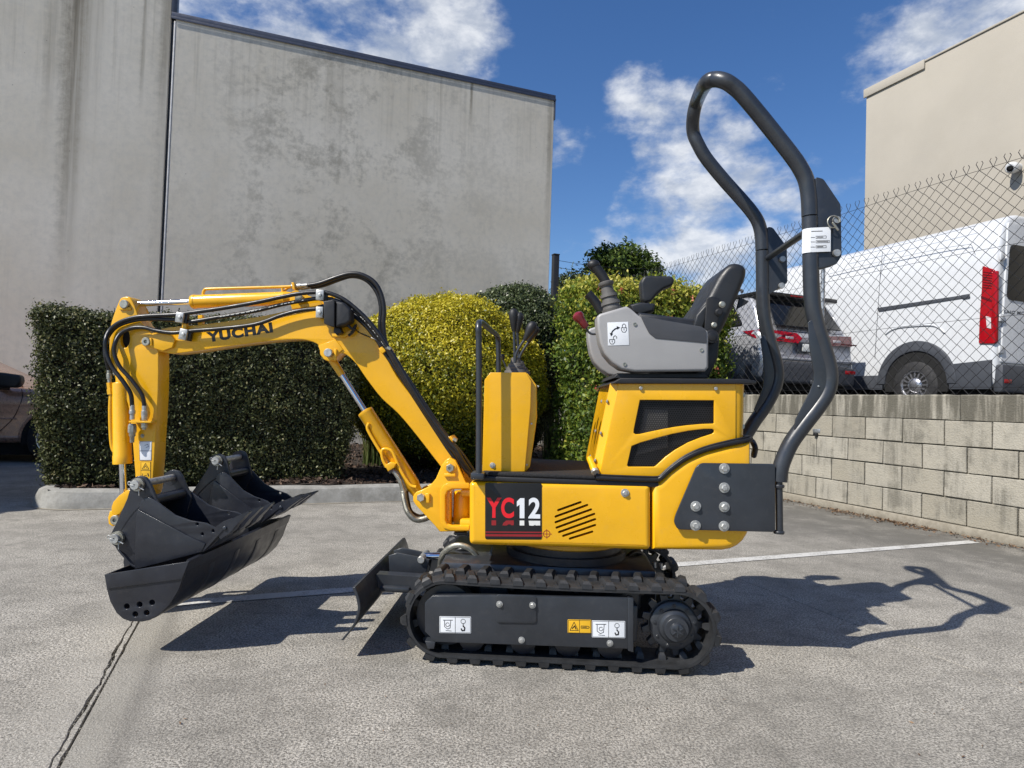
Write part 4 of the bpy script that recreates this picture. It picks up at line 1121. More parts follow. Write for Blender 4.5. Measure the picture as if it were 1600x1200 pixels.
# rear corner, rear panel, front panel, far side
ch_ = .045
zR0, zR1 = hR0.z, hR1.z
def cornerstrip(name, a, b, z0a, z0b, z1):
    return slab(name, [(a[0], a[1], z0a), (b[0], b[1], z0b), (b[0], b[1], z1), (a[0], a[1], z1)], .006, 'yellow', ex)
pts_c = []
for k in range(6):
    a = math.pi / 2 * k / 5; pts_c.append((hR0.x + ch_ * 1.0 * math.sin(a), HN + .004 + ch_ * (1 - math.cos(a))))
vs = []; fs = []
allp = [(hR0.x - .001, HN + .0035)] + pts_c + [(hR0.x + ch_, far - ch_)] + [(hR0.x + ch_ * math.cos(math.pi / 2 * k / 5), far - ch_ + ch_ * math.sin(math.pi / 2 * k / 5)) for k in range(1, 6)]
for x, y in allp: vs += [(x, y, zR1 - .012), (x, y, zR0)]
for i in range(len(allp) - 1): fs.append((2 * i, 2 * i + 1, 2 * i + 3, 2 * i + 2))
mesh('rear_panel', vs, fs, 'yellow', ex, 50)
bolt((hR0.x + .037, HN + .032, P(1165, 617, HN).z), .011, ex, 'zinc_dull'); bolt((hR0.x + .037, HN + .032, P(1165, 667, HN).z), .011, ex, 'zinc_dull')
for x, y in ((1001, 606.5), (1118, 607.3)): bolt(P(x, y, HN - .0005), .0125, ex, washer=False)
slab('front_panel', [(hL0.x + .004, HN + .003, hL0.z), (hL1.x + .004, HN + .003, hL1.z - .01), (hL1.x - .012, far, hL1.z - .01), (hL0.x - .012, far, hL0.z)], .006, 'yellow', ex)
slab('corner_strip', [(hL0.x + .006, HN + .002, hL0.z), (hL1.x + .006, HN + .002, hL1.z), (hL1.x - .03, HN + .028, hL1.z), (hL0.x - .03, HN + .028, hL0.z)], .004, 'yellow', ex)
for t in (.2, .55, .85):
    q = hL0.lerp(hL1, t); bolt((q.x - .026, HN + .02, q.z), .009, ex, 'zinc', '-x'); 
    q2 = Vector((q.x - .02, HN + .20, q.z)); bolt((q2.x - .012, q2.y, q2.z), .009, ex, 'zinc', '-x')
plate('far_hood_panel', [(966, 599), (1150, 599), (1150, 690), (1045, 733), (937, 742)], far - .006, far, 'yellow', ex, .002, dpx=HN)
plate('hood_cap', [(955, 599.5), (970, 590.5), (1166, 592), (1182, 595), (1182, 600), (964, 599.5)], HN - .016, far + .016, 'black_plastic', ex, .004, dpx=HN - .016)
sl = [P(x, y, DN + .004) for x, y in ((931, 746), (960, 747.5), (1000, 749), (1024, 749.5), (1032, 747), (1046, 734), (1070, 716.5), (1100, 703), (1136, 693.5), (1158, 689))] 
sl += [P(1172, 686, DN + .03), Vector((hR0.x + .055, DN + .08, P(1172, 685, DN + .03).z)), Vector((hR0.x + .055, far - .05, P(1172, 685, DN + .03).z))]
tube('rubber_seal', sl, .0115, 'hose', ex, 4, 8)
tube('rubber_seal', [v + Vector((0, -.006, .012)) for v in sl[:-2]], .004, 'hose', ex, 4, 6)
a, b = P(921, 716, DN + .05), P(929, 735, DN + .0)
lathe('lever_sleeve', a, b, [(0, .013), ((b - a).length * .6, .013), ((b - a).length * .62, .0145), ((b - a).length, .0145)], 'yellow', ex, 16)
lathe('sleeve_end', b, b + (b - a).normalized() * .012, [(0, .0155), (.012, .0155)], 'zinc', ex, 16)
tube('lamp_cable', [P(1176, 690, .3), P(1180, 700, .25), P(1178, 712, .3)], .012, 'hose', ex)

# roll bar mounting plate
rp = plate('rollbar_plate', [(1096, 723.5), (1211.5, 725), (1211.5, 831.5), (1059, 827.5), (1053, 816), (1055.5, 805), (1088, 729)], DN - .022, DN - .010, 'charcoal', ex, .0025, r=.012)
for x, y in ((1131.5, 732), (1131.5, 762), (1131.5, 792), (1131, 822), (1087, 791), (1086.5, 821)): bolt(P(x, y, DN - .0225), .0205, ex)
plate('rollbar_plate', [(1096, 723.5), (1211.5, 725), (1211.5, 831.5), (1059, 827.5), (1053, 816), (1055.5, 805), (1088, 729)], mir(DN) + .010, mir(DN) + .022, 'charcoal', ex, .0025, r=.012, dpx=DN - .022)
RD = DN + .005; RF = RD + .545
RT = .0315
def rod_v(px, y0, y1, d, r, nm):
    a, b = P(px[0], y0, d), P(px[1], y1, d); return rod(nm, a, b, r, 'charcoal', ex)
rod_v((1217, 1218), 750, 832, DN - .004, .014, 'hinge_tube')
for y in (757, 829): a = P(1217, y, DN - .004); lathe('hinge_collar', a, a + Vector((0, 0, -.012)), [(0, .019), (.004, .022), (.012, .02)], 'charcoal', ex)
near_px = [(1217, 752), (1219, 735), (1224, 718), (1236, 692), (1256, 664), (1277, 637), (1290, 617), (1296, 598), (1295, 574), (1287, 544), (1277, 512), (1270, 480), (1267.5, 440), (1266.5, 390), (1265.5, 340)]
top_px = [(1265.2, 338), (1264, 308), (1259.5, 282), (1250, 262), (1237, 243), (1212, 211), (1183, 175), (1160, 148), (1147, 136), (1133, 127)]
far_top = [(1083, 206), (1091, 226), (1104, 248), (1130, 280), (1156, 309), (1173, 329), (1184, 346), (1189.5, 366), (1191, 391)]
far_px = [(1191, 393), (1191.5, 430), (1192, 470), (1195, 503), (1203, 534), (1212, 566), (1214.5, 588), (1209, 610), (1195, 636), (1180, 657), (1168, 676), (1150, 704)]
nP = [P(x, y, RD) for x, y in near_px]; tP = [P(x, y, RD) for x, y in top_px]
fT = [P(x, y, RF) for x, y in far_top]; fP = [P(x, y, RF) for x, y in far_px]
cn = P(1117, 124, RD + .03); cm1 = P(1103, 130, RD + .09); cm2 = P(1090, 155, RF - .12); cf = P(1083.5, 180, RF - .045)
tube('roll_bar_post', nP, RT, 'charcoal', ex, 5, 18)
tube('roll_bar_post', fP, RT, 'charcoal', ex, 5, 18)
tube('roll_bar_hoop', tP + [cn, cm1, cm2, cf] + fT, RT, 'charcoal', ex, 6, 18)
def hinge(dc_, outl, bolts, near=True):
    for s in (-1, 1):
        plate('hinge_plate', outl, dc_ + s * .017 - .0045, dc_ + s * .017 + .0045, 'charcoal', ex, .002, r=.01, dpx=dc_)
    for x, y in bolts:
        p = P(x, y, dc_); lathe('hinge_pin', p + Vector((0, -.036, 0)), p + Vector((0, .036, 0)), [(0, .014), (.012, .015), (.013, .011), (.072, .011)], 'zinc', ex, 16)
hinge(RD, [(1271, 279), (1283, 282), (1310, 322), (1311.5, 402), (1303, 415), (1273, 423)], [(1302, 347), (1302, 398)])
hinge(RF, [(1197, 356), (1205, 357), (1227, 387), (1228, 443), (1197, 463)], [(1219, 407), (1218, 448)])
q = P(1302, 347, RD - .036); rr_ = [q + Vector((.024 * math.cos(a), -.004, .024 * math.sin(a))) for a in [i * math.pi / 6 for i in range(11)]]
tube('lynch_ring', rr_, .0025, 'zinc_dull', ex, 2, 6)
rod('lynch_pin', q + Vector((-.005, -.004, -.002)), q + Vector((.018, -.006, -.035)), .005, 'zinc_dull', ex, 10)
rod('roll_bar_brace', P(1200, 403, RF - .02), P(1256, 365, RD + .02), .0145, 'charcoal', ex)
# gussets welded along the lower bends
for pp, dd, ol in ((0, RD, [(1259, 505), (1267, 499), (1279, 525), (1290, 566), (1293, 600), (1280, 628), (1248, 671), (1238, 671), (1240, 655), (1262, 612), (1268, 596), (1268, 580), (1262, 545)]),
                   (0, RF, [(1186, 530), (1194, 522), (1206, 556), (1209, 590), (1200, 616), (1180, 645), (1176, 640), (1190, 606), (1192, 585), (1190, 560)])):
    plate('gusset', ol, dd - .022, dd - .014, 'charcoal', ex, .002, dpx=dd)
bolt(P(1278.5, 603.5, RD - .0225), .006, ex, washer=False)
# data label wrapped round the post
lb = plate('data_label', [(1266, 356), (1298, 354.5), (1298, 393), (1266, 394)], RD - .0325, RD - .0315, 'white', ex, .0002)
vs = []; fs = []
a0, a1 = P(1266, 356, RD - .032), P(1266, 394, RD - .032); cxp = P(1266, 375, RD)
for k in range(9):
    an = math.pi / 2 * k / 8
    for z in (a0.z, a1.z): vs.append((cxp.x - (RT + .001) * math.sin(an), RD - (RT + .001) * math.cos(an), z))
for k in range(8): fs.append((2 * k, 2 * k + 1, 2 * k + 3, 2 * k + 2))
mesh('label_wrap', vs, fs, 'white', lb, 60)
printed('print', [([(1268, 361.5), (1285, 361)], 1.2), ([(1267, 371), (1273, 371)], .9), ([(1275, 369), (1291, 368.5), (1291, 372), (1275, 372.5), (1275, 369)], .7), ([(1277, 370.6), (1286, 370.4)], 1.2),
                  ([(1267, 378), (1273, 378)], .9), ([(1275, 376), (1296, 375.5), (1296, 379), (1275, 379.5), (1275, 376)], .7), ([(1277, 377.6), (1294, 377.4)], 1.2), ([(1267, 386), (1273, 386)], .9), ([(1275, 384), (1291, 383.7), (1291, 387), (1275, 387.3), (1275, 384)], .7), ([(1277, 385.6), (1286, 385.4)], 1.2)], RD - .0328, 'boot_grey', lb)

# ---------------------------------------------------------------- control console, levers, handrail
CN = .165
con = plate('console', [(766, 582), (822, 582), (830, 595.5), (829, 635), (820, 737), (753.5, 737), (757, 594)], CN, CN + .02, 'yellow', ex, .002)
plate('console_body', [(764, 583), (824, 583), (838, 601), (838.5, 655), (828, 730), (818, 741), (756, 741), (758, 594)], CN + .021, .62, 'yellow', ex, .004, dpx=CN)
plate('console', [(766, 582), (822, 582), (830, 595.5), (829, 635), (820, 737), (753.5, 737), (757, 594)], .621, .64, 'yellow', ex, .002, dpx=CN)
bolt(P(769.5, 727, CN - .0005), .0115, ex)
for x, y in ((830.5, 662), (823, 726)): bolt(P(x, y, CN + .02), .007, ex, washer=False)
for x, y in ((832, 602), (837, 602), (841, 603.5)): bolt(P(x, y, CN + .03), .007, ex, washer=False)
bt = P(806, 582, .30)
lathe('lever_boot', bt + Vector((0, 0, -.004)), bt + Vector((-.004, 0, .07)), [(0, .052), (.014, .048), (.016, .042), (.028, .04), (.03, .034), (.042, .031), (.044, .024), (.066, .02), (.07, .012)], 'boot_grey', ex)
lathe('lever_boot', bt + Vector((.012, .09, -.004)), bt + Vector((.01, .09, .06)), [(0, .05), (.014, .046), (.016, .040), (.028, .038), (.03, .03), (.06, .018)], 'boot_grey', ex)
def lever(pts, dd, r, k0, k1, kr, mat='black_plastic', sub=None):
    s = tube('control_lever', [P(x, y, dd) for x, y in pts], r, 'charcoal', ex, 4, 10)
    a, b = P(*k0, dd), P(*k1, dd); L = (b - a).length
    lathe('knob', a, b, [(0, kr * .35), (L * .08, kr * .5), (L * .35, kr * .72), (L * .6, kr * .97), (L * .78, kr), (L * .9, kr * .8), (L * .97, kr * .5), (L, kr * .1)], mat, s, 20)
lever([(804.5, 568), (804, 545), (803, 514)], .28, .0065, (803, 518), (802, 482), .0205)
lever([(811, 568), (810, 545), (808, 518)], .42, .0065, (808.5, 520), (812, 488), .0205)
lever([(805, 566), (806, 555), (812, 542), (821, 529)], .25, .006, (819.5, 532), (835, 503), .0215)
lever([(811, 566), (813, 556), (819, 545), (827, 533)], .38, .006, (825, 535), (839, 509), .0215)
lever([(792, 580), (789, 570), (785.5, 562)], .30, .0035, (786.5, 563), (784.5, 553), .0095)
hr = [P(748.0, 742, .085), P(748.3, 700, .085), P(748.4, 600, .085), P(748, 530, .085), P(747.8, 512, .085), P(748.8, 504, .12), P(754, 505, .24), Vector((P(768, 517, .55).x, .55, P(768, 517, .55).z)), P(775.5, 523, .69), P(778, 529, .715), P(778.5, 540, .72), P(778.8, 560, .72), P(779, 590, .72), P(779, 700, .72)]
tube('handrail', hr, .0125, 'charcoal', ex, 5, 14)
q = P(747, 743, .085); box('handrail_foot', (q.x - .028, .06, q.z - .014), (q.x + .026, .16, q.z + .012), 'charcoal', ex, .006)

# ---------------------------------------------------------------- seat boxes, joysticks, seat
SN = .14
side_px = [(979, 478), (986, 482), (1000, 494.5), (1100, 512), (1106, 517), (1107.5, 523), (1107.5, 574), (1102.5, 580), (992, 581), (971, 577), (956, 566.5), (944, 552), (937.5, 535), (933.5, 510), (933, 494), (937.5, 490)]
side = plate('control_box', side_px, SN, SN + .13, 'grey_plastic', ex, .012, bres=4)
plate('control_box', side_px, .66, .79, 'grey_plastic', ex, .012, bres=4, dpx=SN)
plate('box_inlay', [(1001, 494), (1097, 510.5), (1103.5, 516.5), (1104.5, 536), (1024, 528.5), (1014, 520.5), (1007.5, 508)], SN - .003, SN + .001, 'dark_plastic', side, .0012, r=.006)
for x, y in ((992, 506.5), (976, 569), (1096, 546.7)):
    p = P(x, y, SN - .0005); lathe('screw', p, p + Vector((0, -.004, 0)), [(0, .0075), (.003, .0075), (.0031, .005), (.0012, .0045)], 'zinc_dull', side, 16)
ls = plate('lock_sticker', [(949, 504), (981.5, 502.7), (983, 539), (950, 540)], SN - .0014, SN - .0004, 'white', side, .0002)
# printing on the sticker is part of the sticker sheet
KD = SN - .0018
def lock(cx, cy, s, open_=False):
    b = [(cx - 4 * s, cy), (cx + 4 * s, cy), (cx + 4 * s, cy + 4 * s), (cx + 2 * s, cy + 7 * s), (cx - 2 * s, cy + 7 * s), (cx - 4 * s, cy + 4 * s), (cx - 4 * s, cy)]
    o = 4.5 * s if open_ else 0
    a = [(cx - 2.6 * s + o, cy), (cx - 2.6 * s + o, cy - 4 * s), (cx + o, cy - 6.2 * s), (cx + 2.6 * s + o, cy - 4 * s), (cx + 2.6 * s + o, cy - (1.5 * s if open_ else 0))]
    return [(b, .9), (a, .9), ([(cx, cy + 1.5 * s), (cx, cy + 4 * s)], 1.)]
OFFP = side
printed('lock_print', lock(975, 512, 1.) + lock(956.5, 530.5, 1., True) + [([(955, 522), (957, 517.5), (961, 514), (965, 512.4)], 2.0), ([(963.5, 509.5), (969, 511.7), (964.5, 515)], 0), ([(952.5, 520), (958, 521.5), (954.8, 525.5)], 0)], KD, 'ink', side)
# seat pan and black base rails
plate('seat_base', [(965, 583), (1100, 583), (1108, 590.5), (958, 591)], SN + .05, .74, 'black_plastic', ex, .004, dpx=SN + .05)
plate('seat_frame', [(1098, 512), (1125, 530), (1122, 560), (1108, 590), (1040, 590), (1040, 575)], SN + .12, .66, 'black_plastic', ex, .01, dpx=SN + .12)
plate('seat_cushion', [(1000, 487), (1090, 498), (1100, 520), (1080, 540), (1000, 525), (985, 505)], .285, .645, 'vinyl', ex, .03, dpx=.285, bres=4)
bk_px = [(1081, 512), (1084, 496), (1094, 480), (1106, 464), (1113, 450), (1123, 431), (1134, 417), (1143, 410.5), (1153, 410), (1163, 413), (1168, 420), (1167, 432), (1157, 456), (1146, 482), (1134, 508), (1124, 526), (1112, 540)]
seatb = plate('seat_back', bk_px, .30, .64, 'vinyl', ex, .028, dpx=.30, bres=4, smooth=60, r=.02)
plate('back_bolster', [(1084, 510), (1088, 492), (1100, 478), (1112, 466), (1114, 482), (1104, 500), (1098, 514)], .272, .30, 'vinyl', ex, .01, dpx=.272, bres=3)
plate('recline_bracket', [(1104, 466), (1112, 463), (1124, 466), (1130, 474), (1122, 500), (1116, 530), (1100, 527), (1102, 500)], .262, .272, 'black_plastic', ex, .003, dpx=.262)
for x, y, r, mt in ((1128, 476, .014, 'zinc_dull'), (1115.5, 508, .012, 'zinc_dull'), (1123, 488, .016, 'black_plastic')):
    p = P(x, y, .26); lathe('recline_bolt', p, p + Vector((0, -.012, 0)), [(0, r), (.006, r), (.008, r * .7), (.012, r * .65)], mt, ex, 16)
p = P(1109.5, 527, SN + .10); lathe('recline_knob', p, p + Vector((0, -.04, 0)), [(0, .030), (.025, .030), (.03, .026), (.031, .018), (.034, .017), (.036, .008)], 'black_plastic', ex, 24)
slab('seat_handle', [P(1150, 484, .35), P(1164, 476, .35), P(1168, 472, .35), P(1154, 466, .35)], .02, 'black_plastic', ex)
# near joystick
ja, jb = P(957, 487, SN + .065), P(946, 440, SN + .065); JL = (jb - ja).length
st_ = lathe('joystick_boot', ja, jb, [(0, .042), (.012, .044), (.013, .038), (.03, .035), (.031, .041), (.044, .039), (.045, .033), (.062, .030), (.063, .036), (.076, .034), (.077, .028), (JL * .84, .024), (JL * .86, .030), (JL * .9, .033), (JL * .97, .033), (JL, .024)], 'boot_grey', ex)
for t in (.1, .38, .66): pass
jpts = [P(x, y, SN + .065) for x, y in ((949, 450), (947, 442), (941.5, 432), (934, 422), (926.5, 414))]
js = tube('joystick', jpts, .021, 'black_plastic', ex, 6, 16)
jt = P(926, 413.5, SN + .065); bm = bmesh.new(); bmesh.ops.create_uvsphere(bm, u_segments=20, v_segments=12, radius=.0245)
for v in bm.verts: v.co = Vector((v.co.x * 1.12, v.co.y, v.co.z * .9)) + jt + Vector((.004, 0, -.001))
me = bpy.data.meshes.new('grip_head'); bm.to_mesh(me); bm.free(); put('grip_head', me, 'black_plastic', js, 60)
# far grip and red safety lever
g = tube('far_grip', [P(x, y, .60) for x, y in ((939, 487), (933, 476), (925, 466), (918, 459))], .022, 'black_plastic', ex, 5, 14)
tube('safety_lever', [P(x, y, .26) for x, y in ((936, 521), (926, 522), (919, 518), (914, 508))], .0048, 'charcoal', ex, 5, 10)
a, b = P(916.5, 512, .26), P(899, 488.5, .26); L = (b - a).length
lathe('safety_knob', a, b, [(0, .012), (L * .1, .016), (L * .4, .0175), (L * .5, .019), (L * .7, .0255), (L * .85, .024), (L * .96, .013), (L, .002)], 'knob_red', ex)
# arm rest on the far side
plate('arm_rest', [(1001, 440), (1006, 431.5), (1015, 430), (1050, 431), (1055, 437), (1051, 446), (1038, 451), (1028, 459), (1018, 471), (1008, 473), (1003, 468)], .66, .74, 'vinyl', ex, .014, r=.01, dpx=.66, bres=4)
plate('armrest_stay', [(1008, 471), (1014, 471), (1012, 486), (1003, 496), (997, 494), (1006, 484)], .68, .70, 'black_plastic', ex, .003, dpx=.68)
plate('far_cushion', [(984, 476), (1000, 472), (1024, 474), (1022, 486), (1000, 492), (988, 488)], .50, .72, 'vinyl', ex, .012, dpx=.50, bres=3)

# ---------------------------------------------------------------- swing post, boom, arm
BN, BFd = D - .06, D + .035                        # boom side faces
bpx = [(690, 727), (696, 719), (703, 715), (711, 719), (716, 728), (729, 757), (733, 757.5), (733, 764), (708, 764.5), (699, 768), (696, 776), (696, 812), (699, 818), (706, 821), (733, 821.5), (733, 830), (687, 831), (679, 821), (650, 790), (645.5, 783), (645.5, 775), (650, 769), (658, 766), (671, 760), (681, 748)]
b0 = BN - .052
brk = plate('swing_bracket', bpx, b0, b0 + .03, 'yellow', ex, .004)
plate('swing_bracket', bpx, BFd + .025, BFd + .055, 'yellow', ex, .004, dpx=b0)
plate('bracket_web', [(690, 768), (702, 768), (702, 822), (690, 826)], b0 + .031, BFd + .024, 'yellow', ex, .004, dpx=b0)
plate('bracket_flange', [(687.5, 766), (693, 757.5), (701, 754), (733, 754.5), (733, 763), (706, 763.5), (698.5, 767), (695.2, 774), (695.2, 813), (698, 819.5), (706, 822.6), (733, 823), (733, 829), (704, 829), (693, 825), (688, 816)], b0 - .006, b0 - .001, 'yellow', ex, .002)
kp = P(722, 790, D); kx = kp.x
lathe('swing_post', (kx, D, P(722, 828, D).z), (kx, D, P(722, 757, D).z), [(0, .034), (.008, .04), (.17, .04), (.178, .034)], 'yellow', ex, 28)
box('post_mount', (kx + .0, D - .08, P(722, 822, D).z), (P(735, 800, DN).x + .05, D + .08, P(722, 806, D).z), 'yellow', ex, .01)
box('post_mount', (kx + .0, D - .08, P(722, 772, D).z), (P(735, 800, DN).x + .05, D + .08, P(722, 760, D).z), 'yellow', ex, .01)
box('pivot_cap', (kx - .03, D - .04, P(722, 834, D).z), (kx + .03, D + .04, P(722, 829, D).z), 'charcoal', ex, .006)
boom_px = [(224, 533), (229, 525.5), (252, 513.5), (290, 509), (320, 506.5), (400, 495.5), (440, 487.5), (470, 481.5), (500, 477.5), (524, 479), (545, 487), (562, 500), (580, 521), (600, 552), (620, 588), (645, 621), (672, 655), (700, 702), (712, 722), (714, 734), (706, 741), (697, 737), (688, 728), (650, 679), (622, 646), (596, 622), (572, 591), (557, 569), (543, 555.5), (535, 552), (529, 554), (523, 561), (514, 564.5), (506, 561.5), (501.5, 554), (500, 543), (493, 536), (476, 531), (455, 530.5), (420, 533), (390, 536.5), (330, 545), (302, 549), (271, 552.5), (254, 550), (238, 545.5)]
boom = plate('boom', boom_px, BN, BFd, 'yellow', ex, .004, sm=3)
plate('boom_end_plate', [(219, 534), (222, 528.5), (229, 526), (252, 518.5), (266, 521), (273, 531), (269, 543), (254, 548.5), (240, 544), (224, 540.5)], BN - .013, BN - .0005, 'yellow', boom, .003)
plate('boom_end_plate', [(219, 534), (222, 528.5), (229, 526), (252, 518.5), (266, 521), (273, 531), (269, 543), (254, 548.5), (240, 544), (224, 540.5)], BFd + .0005, BFd + .013, 'yellow', boom, .003, dpx=BN - .013)
plate('boom_lug', [(497, 540), (502, 554), (506, 561.5), (514, 564.5), (523, 561), (529, 552), (536, 546), (524, 530)], BN - .006, BN - .0005, 'yellow', boom, .003)
plate('cylinder_lug', [(456, 483), (452, 470), (458, 459), (470, 456), (482, 462), (498, 468), (505, 477)], BN + .012, BN + .026, 'yellow', boom, .003)
plate('cylinder_lug', [(456, 483), (452, 470), (458, 459), (470, 456), (482, 462), (498, 468), (505, 477)], BFd - .026, BFd - .012, 'yellow', boom, .003, dpx=BN + .012)
text_on('brand_lettering', 'YUCHAI', (324, 535.5), (427, 519.5), 16.5, BN - .0006, 'ink', boom, bold=.055)
# boom ram
c0_, c1_ = P(512, 551, D - .012), P(657, 778, D - .012); dv = (c1_ - c0_).normalized(); L = (c1_ - c0_).length
mL = lambda px, py: (P(px, py, D - .012) - c0_).dot(dv)
e1_ = mL(539, 583.5); e2_ = mL(575.5, 639); e3_ = mL(652.5, 757)
rm = lathe('boom_ram', c0_, c1_, [(0, .012), (.01, .02), (e1_, .0165)], 'yellow', ex)
lathe('ram_rod', c0_ + dv * e1_, c0_ + dv * e2_, [(0, .0125), (e2_ - e1_, .0125)], 'chrome', rm)
lathe('ram_barrel', c0_ + dv * e2_, c1_, [(-.004, .02), (0, .036), (.012, .0375), (.014, .0365), (e3_ - e2_ - .01, .0365), (e3_ - e2_, .032), (L - e2_, .02)], 'yellow', rm, 32)
for a_, r_ in ((c0_, .026), (c1_, .028)):
    lathe('ram_eye', a_ + Vector((0, -.03, 0)), a_ + Vector((0, .03, 0)), [(0, r_), (.06, r_)], 'yellow', rm)
def pin(px, py, d0, d1, r=.014, mat='zinc', hexa=False, hole=False):
    p = P(px, py, d0); p1 = Vector((p.x, d1, p.z))
    L = d1 - d0
    pr = [(0, r * .3 if hole else r * .9), (.001, r * .35 if hole else r), (L, r)] if hole else [(0, r * .86), (.003, r), (L, r)]
    if hole: pr = [(.008, .001), (.0078, r * .38), (0, r * .42), (0, r * .88), (.003, r), (L, r)]
    return lathe('pivot_pin', p, p1, pr, mat, ex, 6 if hexa else 24)
pin(512, 551, BN - .03, BFd + .03, .0195); pin(657, 778, b0 - .02, BFd + .08, .0185, 'zinc', True)
box('pin_stop', P(524, 557, BN - .012) - Vector((.007, .004, .02)), P(524, 545, BN - .012) + Vector((.007, .006, .0)), 'yellow', ex, .003)
plate('pin_stop', [(664.5, 771), (671, 771), (671, 786), (664.5, 786)], b0 - .012, b0 - .001, 'yellow', ex, .003)
plate('pin_stop', [(694, 740), (711, 740), (712, 745), (694, 745)], b0 - .012, b0 - .001, 'yellow', ex, .003)
pin(703, 731.5, b0 - .016, BFd + .07, .0195, 'zinc_dull', True, True)
plate('pin_boss', circ(703, 731, 10.5), b0 - .004, b0 - .0005, 'yellow', ex, .002)
# pipework on the boom ram
def pipe(pts, d, r=.0075, mat='yellow', nm='steel_pipe', par=None, seg=10):
    return tube(nm, [P(x, y, dd if dd is not None else d) for x, y, *q in pts for dd in [q[0] if q else None]], r, mat, par or ex, 5, seg)
pipe([(577, 661), (574, 668), (578, 678), (592, 702), (601, 716), (604, 726)], D - .05, .0075)
pipe([(604, 730), (598, 717), (597, 704), (604, 701.5), (612, 705), (618, 716), (626, 735), (640, 757), (650, 761)], D - .062, .0075)
plate('pipe_clamp', [(601, 727), (610, 722), (619, 724), (616, 731), (606, 737)], D - .08, D - .04, 'yellow', ex, .004)
for o, dd in ((0, 0), (4, .02)):
    tube('steel_pipe', [P(610 + o, 733, D - .06 + dd), P(618 + o, 740, D - .06 + dd), P(625 + o, 752, D - .06 + dd), P(630 + o, 768, D - .06 + dd)], .010, 'zinc_dull', ex, 5, 12)
    tube('armoured_hose', [P(630 + o, 767, D - .06 + dd), P(632 + o, 782, D - .06 + dd), P(637 + o, 799, D - .06 + dd), P(648 + o, 811 - o, D - .05 + dd), P(662, 811 - o, D - .03 + dd), P(680, 803 - o, D + dd)], .012, 'hose', ex, 5, 12)
# spiral guard as rings on the hose
vs = []; fs = []
hp = crom([P(630, 767, D - .06), P(632, 782, D - .06), P(637, 799, D - .06), P(648, 811, D - .05), P(662, 811, D - .03), P(680, 803, D)], 14)
for i in range(1, len(hp) - 1):
    t = (hp[i + 1] - hp[i - 1]).normalized(); v_, f_ = lathe_geo(hp[i] - t * .0022, hp[i] + t * .0022, [(0, .0125), (.0015, .0142), (.003, .0142), (.0044, .0125)], 10)
    b = len(vs); vs += v_; fs += [tuple(k + b for k in f) for f in f_]
mesh('hose_spiral', vs, fs, 'zinc_dull', ex, 60)
rod('hose_fitting', P(607, 728, D - .06), P(613, 738, D - .06), .0135, 'boot_grey', ex, 8)

# ---- dipper arm
AN, AF = D - .062, D + .028
arm_px = [(176.5, 495), (186, 470), (190, 465), (197, 463.5), (203, 465), (210, 478), (215, 492), (221, 505), (234, 518), (240, 526), (246, 545), (247.5, 555), (247, 612), (243, 680), (239, 746), (232, 790), (219, 800), (213, 790), (211, 740), (203, 650), (196, 622), (184, 600), (172, 565), (171, 520)]
arm = plate('dipper_arm', arm_px, AN, AF, 'yellow', ex, .004, sm=2, holes=[circ(195, 528.5, 7.5, 15, 18)])
plate('arm_hole_shade', circ(195, 528.5, 8.4, 15.9, 18), AN + .02, AF - .006, 'void', arm, .001, dpx=AN)  # near-black plug, paints the shade inside the arm opening
plate('arm_ear', [(190, 468), (196, 465), (203, 466), (211, 480), (218, 498), (208, 502), (190, 492)], AF + .001, AF + .012, 'yellow', arm, .003, dpx=AN)
pin(192.5, 475, AN - .018, AF + .03, .0205, 'zinc_dull'); box('pin_stop', P(186, 484, AN - .008) , P(204, 480, AN - .008) + Vector((0, .009, 0)), 'yellow', ex, .002)
pin(227, 533.5, BN - .024, BFd + .024, .0205, 'zinc_dull', False, True)
plate('pin_stop', [(233.5, 528), (236.5, 528), (237, 540), (234, 540)], BN - .02, BN - .0135, 'yellow', ex, .002)
# arm ram along the top of the boom
a0_, a1_ = P(196, 475.5, D - .012), P(466, 465.5, D - .012); dv = (a1_ - a0_).normalized()
pl = lambda px, py: (P(px, py, D - .012) - a0_).dot(dv)
s1, s2, s3 = pl(213, 476), pl(300, 473), pl(452, 466); L = (a1_ - a0_).length
am = lathe('arm_ram', a0_, a0_ + dv * s1, [(0, .02), (s1 * .7, .02), (s1, .0165)], 'yellow', ex)
lathe('ram_rod', a0_ + dv * s1, a0_ + dv * s2, [(0, .0132), (s2 - s1, .0132)], 'chrome', am)
lathe('ram_barrel', a0_ + dv * s2, a1_, [(-.004, .018), (0, .03), (.006, .0335), (.018, .0335), (.02, .0318), (s3 - s2 - .02, .0318), (s3 - s2 - .018, .033), (s3 - s2, .029), (L - s2, .022)], 'yellow', am, 32)
lathe('ram_eye', a1_ + Vector((0, -.032, 0)), a1_ + Vector((0, .032, 0)), [(0, .03), (.064, .03)], 'yellow', am)
pin(466, 465.5, D - .07, D + .05, .02, 'zinc_dull', True)
pipe([(318, 463), (317.5, 458), (320, 453), (327, 451.5), (380, 450), (440, 448.3), (455, 447.5)], D - .012, .0068)
pipe([(441, 449), (441.5, 455), (442, 462)], D - .012, .0055); pipe([(458, 448), (450, 450), (445, 455), (446, 463)], D + .006, .0058)
lathe('hose_fitting', P(456, 447.5, D - .012), P(481, 445.5, D - .012), [(0, .010), (.015, .010), (.016, .008), (.024, .008), (.026, .011), (.045, .011), (.046, .0085), (.073, .0085)], 'zinc', ex, 12)
lathe('hose_fitting', P(462, 450.5, D + .012), P(486, 448.5, D + .012), [(0, .010), (.015, .010), (.016, .008), (.024, .008), (.026, .011), (.045, .011), (.07, .0085)], 'zinc', ex, 12)
